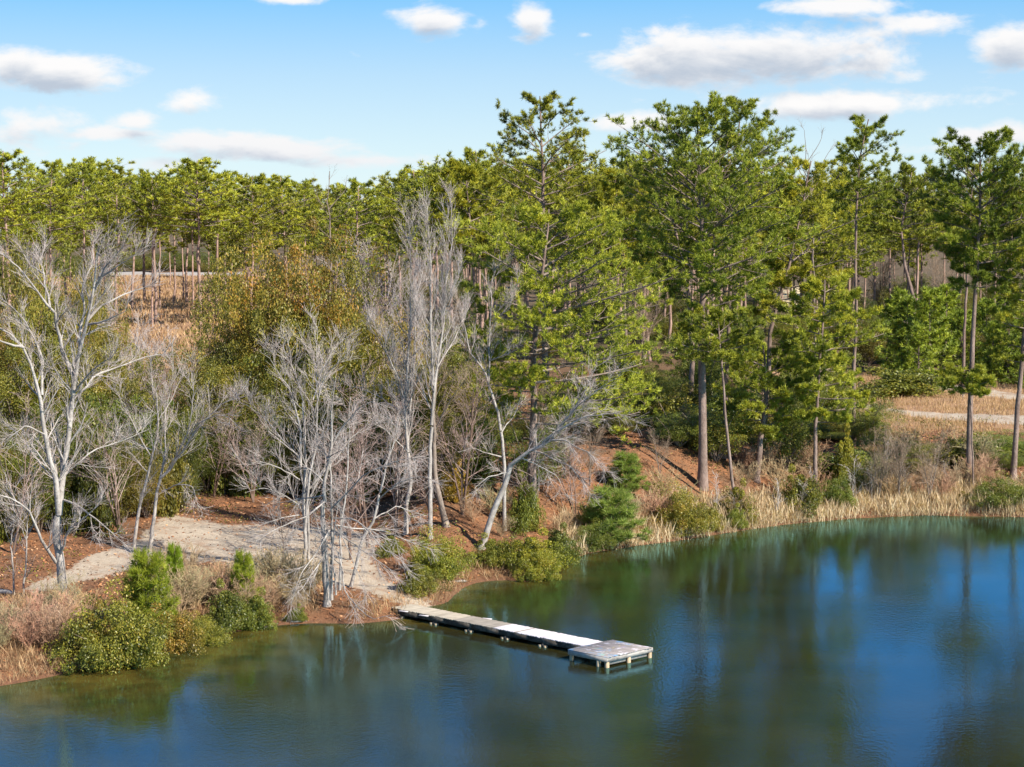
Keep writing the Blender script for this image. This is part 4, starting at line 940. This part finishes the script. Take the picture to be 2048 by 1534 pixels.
near = [(0,232,1195,1328,205,'largest olive green bush spilling over the left shore into the water',(1.05,1.05,.9)),(1,335,1215,1300,110,'brown tinged shrub between the biggest shore bush and the dark one',(1.1,.85,.9)),
 (1,268,1262,1326,110,'bright olive front lobe shrub of the biggest shore bush',(1.25,1.2,.9)),(1,180,1215,1318,90,'dull brown olive shrub at the left flank of the biggest shore bush',(.95,.8,.8)),
 (1,450,1172,1262,95,'dark green shrub below the slim pine sapling on the left shore',(.75,.85,.8)),(0,402,1232,1290,85,'low olive shrub touching the water left of the small shrubs',(1.1,1.1,.9)),(1,515,1182,1256,70,'small dark green shrub at the water, left of the drooping tree',(.8,.95,.8)),(1,592,1212,1242,44,'tiny green shrub under the drooping bare tree',(.9,1,.8)),
 (0,872,1070,1152,120,'rounded bright green bush right of the dock head',(1.,1.12,.8)),(1,838,1128,1185,80,'dull olive shrub just behind the dock on the grassy point',(.9,.9,.8)),(1,1062,1065,1135,115,'bright yellow green leafy bush at the foot of the leaning tree',(1.35,1.35,.8)),
 (0,1080,1095,1158,85,'low glossy bush hanging over the water on the small point',(1.2,1.25,.8)),(1,985,1072,1130,75,'dark shrub around the leaning trunk foot',(.85,.95,.8)),(1,1122,1052,1125,85,'dark green shrub with dark foot left of the reed bank',(.6,.72,.7)),(0,1180,1048,1098,80,'dark green shrub just before the feathery pine bush',(.65,.8,.7)),
 (1,1048,950,1062,70,'green ivy like shrub at the foot of the broad light green pine',(.85,1,.8)),
 (0,1362,978,1062,105,'rounded olive bush among the reeds below the massive pine',(1.05,1.0,.85)),(1,1475,965,1040,70,'yellow green loose shrub right of the massive pine foot',(1.2,1.15,.8)),(1,1470,1012,1055,50,'small green shrub in the reeds, left part',(.95,1.1,.8)),
 (1,1600,940,1022,85,'olive tinged shrub above the reeds, middle part',(1.,1.,.8)),(1,1698,860,985,65,'tall yellow green shrub left of the small white saplings',(1.2,1.2,.8)),(0,1675,955,1015,70,'dark green shrub low above the reeds',(.75,.95,.8)),
 (0,2005,955,1010,110,'dense dark green bush above the reeds at the right edge',(.75,.9,.75)),(1,1935,985,1010,45,'low olive brown shrub at the dark straight trunk foot',(1,.85,.8)),(1,1428,1010,1056,50,'low olive shrub beside the round reed bank bush',(1.1,1.,.8)),
 (1,908,928,1000,60,'tan and olive leaved small tree behind the brownish trunk',(1.6,1.1,.9)),(1,780,1068,1110,60,'low green shrub left of the bright green dock bush',(.9,1.,.8))]
for i, (j, px, top, base, wd, lab, c) in enumerate(near):
    G_ = ground_hit(px, base)
    place_leafy(('near', j), 'shore_bush', px, top, wd, -G_[1], lab, None, 'bush', i, c, hmin=.5)
# shade thicket far back under the pines
rf = np.random.default_rng(97)
for i in range(165):
    if i < 50: px = rf.uniform(1060, 2060); D = rf.uniform(215, 330)
    elif i > 129: px = rf.uniform(150, 500); D = rf.uniform(655, 740)
    elif i > 89: px = rf.uniform(1660, 2060); D = rf.uniform(240, 420)
    else: px = rf.uniform(-20, 1000); D = rf.uniform(640, 700) if 200 < px < 460 else rf.uniform(330, 640)
    P = at_depth(px, 600, D); g = gz(P[0], P[1]); h = rf.uniform(3, 6)*(1 if i < 50 else 1.3)
    _, tp = to_px(P[0], D, g+h)
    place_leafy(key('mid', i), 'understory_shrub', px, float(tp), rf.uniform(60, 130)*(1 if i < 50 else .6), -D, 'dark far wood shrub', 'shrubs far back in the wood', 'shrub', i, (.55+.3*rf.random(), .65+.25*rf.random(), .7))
# bare undergrowth
rbr = np.random.default_rng(93)
GP = [gen_bare('p', 140+i, 8., 2+i, 2.2, .06, M_PLIMB, M_TWIG, 13, 5, 3, .3) for i in range(3)]
for i, (px, top, base, sc_) in enumerate([(735,770,1095,1.2),(790,790,1070,1.2),(925,740,1030,1.2),(1045,850,1050,1.5),(1150,870,1040,1.6),(505,840,1005,1.5),(425,800,995,1.2),(235,830,1065,1.3),(700,850,1120,1.3),(20,830,1105,1.2),(860,920,1045,1.5)]):
    G_ = ground_hit(px, base); cc = (.85, .74, .70) if i % 2 else (.7, .58, .54)
    place_bare(GP[i % 3], 'bare_undergrowth_tree', px, -G_[1], top, sc_, 'multi stemmed bare shrub tree', 'bare shrub trees of the bank', seed=i+3, color=cc)
for i, (px, top, D, g) in list(enumerate([(395,700,57,0),(430,760,56,1),(480,800,55,0),(455,690,60,2),(520,700,60,1),(360,780,54.5,0),(690,690,61,1),(740,610,68,2),(760,540,75,1),(720,500,84,1),(560,880,54.5,0),(500,900,54.5,2),(900,760,56,0),(950,800,55,2),(860,800,54,1),
     (300,690,58,1),(250,640,62,1),(160,640,62,2),(60,740,56,1),(200,800,53,0),(770,880,52,2),(700,900,52.5,0),(930,900,51,0),(1130,820,51,1),(1180,860,51,2),(1320,860,53,0),(1360,820,56,2),(1760,860,55,0),(1800,870,55,2),(1860,865,55,0),(1880,500,150,0),(1760,510,140,2),(1960,660,98,1),(1290,560,90,2),(1080,780,54,2)]))[::1]:
    place_bare(GB[g], 'bare_undergrowth_tree', px, D, top, 1.0, 'leafless undergrowth tree', 'leafless undergrowth trees', seed=i)
for i, (px, top, base) in enumerate([(1432,948,1042),(1466,985,1045),(1626,938,1022),(1705,915,1016),(1776,880,992),(1812,925,996),(1868,930,990),(1746,930,1005),(1555,960,1040),(1605,960,1030),(1892,925,985)]):
    G_ = ground_hit(px, base)
    place_bare(GS_[i % 2], 'bare_sapling', px, -G_[1], top, 1.15, 'small white leafless sapling', 'small white saplings behind the reeds', seed=i, base_h=3.)
bl = 'tangle of dry brown leafless brush low on the bank'
for i in range(130):
    if i < 26: px = rbr.uniform(-20, 150); py = rbr.uniform(1215, 1320)
    elif i < 66: px = rbr.uniform(340, 640); py = rbr.uniform(1170, 1235)
    elif i < 110: px = rbr.uniform(1440, 2040); py = rbr.uniform(925, 1005)
    else: px = rbr.uniform(940, 1500); py = rbr.uniform(1000, 1080)
    G_ = ground_hit(px, py); 
    if sdist(G_[0], G_[1]) < .6: continue
    h = rbr.uniform(.8, 2.1)*(1.25 if px > 1500 else 1); r = empty('dry_brush', tuple(G_), bl, 'shrub', 'dry brown brush on the bank', rz=rbr.random()*6.28); r.scale = (h/1.6*.9, h/1.6*.9, h/1.6)
    k = BR[i % 2]; cc = (1.2+.5*rbr.random(), 1.2+.4*rbr.random(), 1.15, 1)
    a = ob('trunk', k[0], r); b = ob('twigs', k[1], r); a.color = b.color = cc; pend(r, 'tangle of dry brown brush', px, G_[1])

# ------------------------------------------------------------------ ground cover
def scatter(n, seed, xr, yr, cond):
    r = np.random.default_rng(seed); x = r.uniform(*xr, n); y = r.uniform(*yr, n); s = sdist(x, y); z = height(x, y)
    px, py = to_px(x, y, z); k = cond(x, y, s, px, py, r.random(n)); return x[k], y[k], z[k], r
def blades(x, y, z, r, nb, hgt, wd, spread=.12, lean=.3):
    n = len(x); O = np.stack([x, y, z-.03], 1)[:, None, :]+np.concatenate([r.normal(size=(n, nb, 2))*spread, np.zeros((n, nb, 1))], 2)
    d = nrm(np.array([0, 0, 1.])+r.normal(size=(n, nb, 3))*lean); h = (hgt[:, None]*(.5+.7*r.random((n, nb))))[..., None]
    q = r.normal(size=(n, nb, 3)); q[..., 2] = 0; q = nrm(q)*wd
    b = nrm(r.normal(size=(n, nb, 3))*np.array([1, 1, 0]))*h*.18
    V = np.stack([O-q*.5, O+q*.5, O+d*h*.55+b*.33+q*.5, O+d*h+b], 2).reshape(-1, 3)
    v = np.clip(np.repeat(r.random(n), nb)*.6+.4*r.random(n*nb), 0, 1)
    return V, np.arange(len(V)).reshape(-1, 4), np.repeat(v, 4)
patch = lambda x, y: np.sin(x*1.7+np.sin(y*1.3)*2)*np.sin(y*1.9+x*.4)
x, y, z, r = scatter(60000, 900, (-2, 42), (100, 146), lambda x, y, s, px, py, q: (s > -.05) & (s < np.where(px > 1700, 5.5, 4.)+1.2*patch(x, y)) & (px > 1120) & (px < 2150) & (q < .68+.3*patch(x*.6, y)))
V, Fq, v = blades(x, y, z, r, 9, (.4+.85*r.random(len(x))**1.5), .024, spread=.2)
tag(ob('reed_grass', mk(V, Fq, 'reed_grass', M_REED, v)), 'pale straw coloured reeds fringing the far right shore', 'grass', kind='stuff')
x, y, z, r = scatter(75000, 901, (-32, 4), (78, 116), lambda x, y, s, px, py, q: (s > .15) & (q < .6+.3*patch(x, y)) & (((px < 180) & (py > 1190) & (s < 10)) | ((px > 840) & (px < 1100) & (s < 4.) & (py > 1110)) | ((px > 330) & (px < 640) & (py > 1165) & (s > .9) & (q < .35)) | ((px > 700) & (px < 840) & (py > 1195) & (q < .3))))
V, Fq, v = blades(x, y, z, r, 6, .2+.5*r.random(len(x))**1.6, .016, spread=.2, lean=.5)
tag(ob('dry_grass', mk(V, Fq, 'dry_grass', M_STRAW, v)), 'tan dry grass and weeds along the near left shore and dock point', 'grass', kind='stuff')
x, y, z, r = scatter(50000, 902, (20, 68), (158, 232), lambda x, y, s, px, py, q: (px > 1560) & (px < 2200) & (py > 752) & (py < 868) & ~((py > 806) & (pip(px, py, np.array(path1, float)))) & ~pip(px, py, np.array(path2, float)) & (q < .45+.4*patch(x*.5, y*.5)))
V, Fq, v = blades(x, y, z, r, 5, .2+.45*r.random(len(x)), .035, spread=.3)
tag(ob('field_grass', mk(V, Fq, 'field_grass', M_STRAW, v)), 'tan broomsedge covering the field on the right beside the sandy track', 'grass', kind='stuff')
x, y, z, r = scatter(80000, 903, (-180, 10), (215, 610), lambda x, y, s, px, py, q: (px > -40) & (px < 620) & (q < .5+.4*patch(x*.2, y*.2)))
V, Fq, v = blades(x, y, z, r, 3, .5+.7*r.random(len(x)), .2, spread=.8)
tag(ob('field_grass', mk(V, Fq, 'field_grass', M_STRAW, v)), 'orange tan grass of the far left field around the pine trunks', 'grass', kind='stuff')
x, y, z, r = scatter(90000, 904, (-36, 40), (78, 165), lambda x, y, s, px, py, q: (s > .15) & (px > -60) & (px < 2100) & ((~pip(px, py, np.array(clearing, float))) | (q < .22)))
nn_ = nrm(np.stack([r.normal(size=len(x))*.5, r.normal(size=len(x))*.5, np.ones(len(x))], 1))
V, Fq = leaves(r, np.stack([x, y, z+.03], 1), nn_, .08, .6)
tag(ob('leaf_litter', mk(V, Fq, 'leaf_litter', M_LITTER, np.repeat(r.random(len(x)), 4))), 'orange brown fallen leaves covering the wooded bank', 'leaves', kind='stuff')
# low leafy ground growth on the bank
x, y, z, r = scatter(14000, 905, (-36, 45), (100, 170), lambda x, y, s, px, py, q: (s > 2.4) & (patch(x*.5+1, y*.5) > .25) & ~pip(px, py, np.array(clearing, float)))
ci = np.repeat(np.arange(len(x)), 9); pos = np.stack([x, y, z], 1)[ci]+np.abs(r.normal(size=(len(ci), 3)))*np.array([.25, .25, .22])*np.sign(r.normal(size=(len(ci), 3))+np.array([0, 0, 9]))
V, Fq = leaves(r, pos, nrm(r.normal(size=(len(ci), 3))+np.array([0, 0, .8])), .06, .6)
tag(ob('ground_cover', mk(V, Fq, 'ground_cover', M_LEAF, np.repeat(r.random(len(ci))*.8, 4))), 'patchy low green vines and brambles over the bank', 'ground cover', kind='stuff')

# ------------------------------------------------------------------ small things on the shore
def log_thing(px, py, L, rad, rz_, lab, mat=M_WBARK, name='driftwood_log'):
    G_ = ground_hit(px, py); rg_ = np.random.default_rng(int(px)); K = 8; s = np.linspace(-.5, .5, K)
    P = np.stack([s*L, np.sin(s*4)*L*.05+rg_.normal(size=K)*.01, np.full(K, rad*.6)+.02*rg_.random(K)], 1)
    R = rad*np.linspace(1, .6, K)*(1+.1*rg_.normal(size=K)); R[0] *= .7; R[-1] *= .5
    V, Fq = tubes(P[None], R[None], 8); o = ob(name, mk(V, Fq, name, mat, np.zeros(len(V)), True), None, (G_[0], G_[1], G_[2])); o.rotation_euler = (0, 0, rz_)
    return tag(o, lab, 'log')
log_thing(917, 1165, .9, .09, .2, 'short bleached driftwood piece on the grassy point above the dock')
log_thing(598, 1245, .8, .06, .15, 'thin bleached log lying at the waterline under the drooping tree')
log_thing(532, 1256, .7, .05, .3, 'small white stick of driftwood at the left shore edge')
log_thing(1082, 1158, .7, .06, .1, 'short pale log at the water below the glossy bush')
log_thing(1165, 1096, 1.2, .06, -.5, 'thin grey log lying on the bank at the start of the reeds')
log_thing(5, 1188, 1.6, .17, -.7, 'thick grey log on the ground at the left frame edge')

finish_labels()
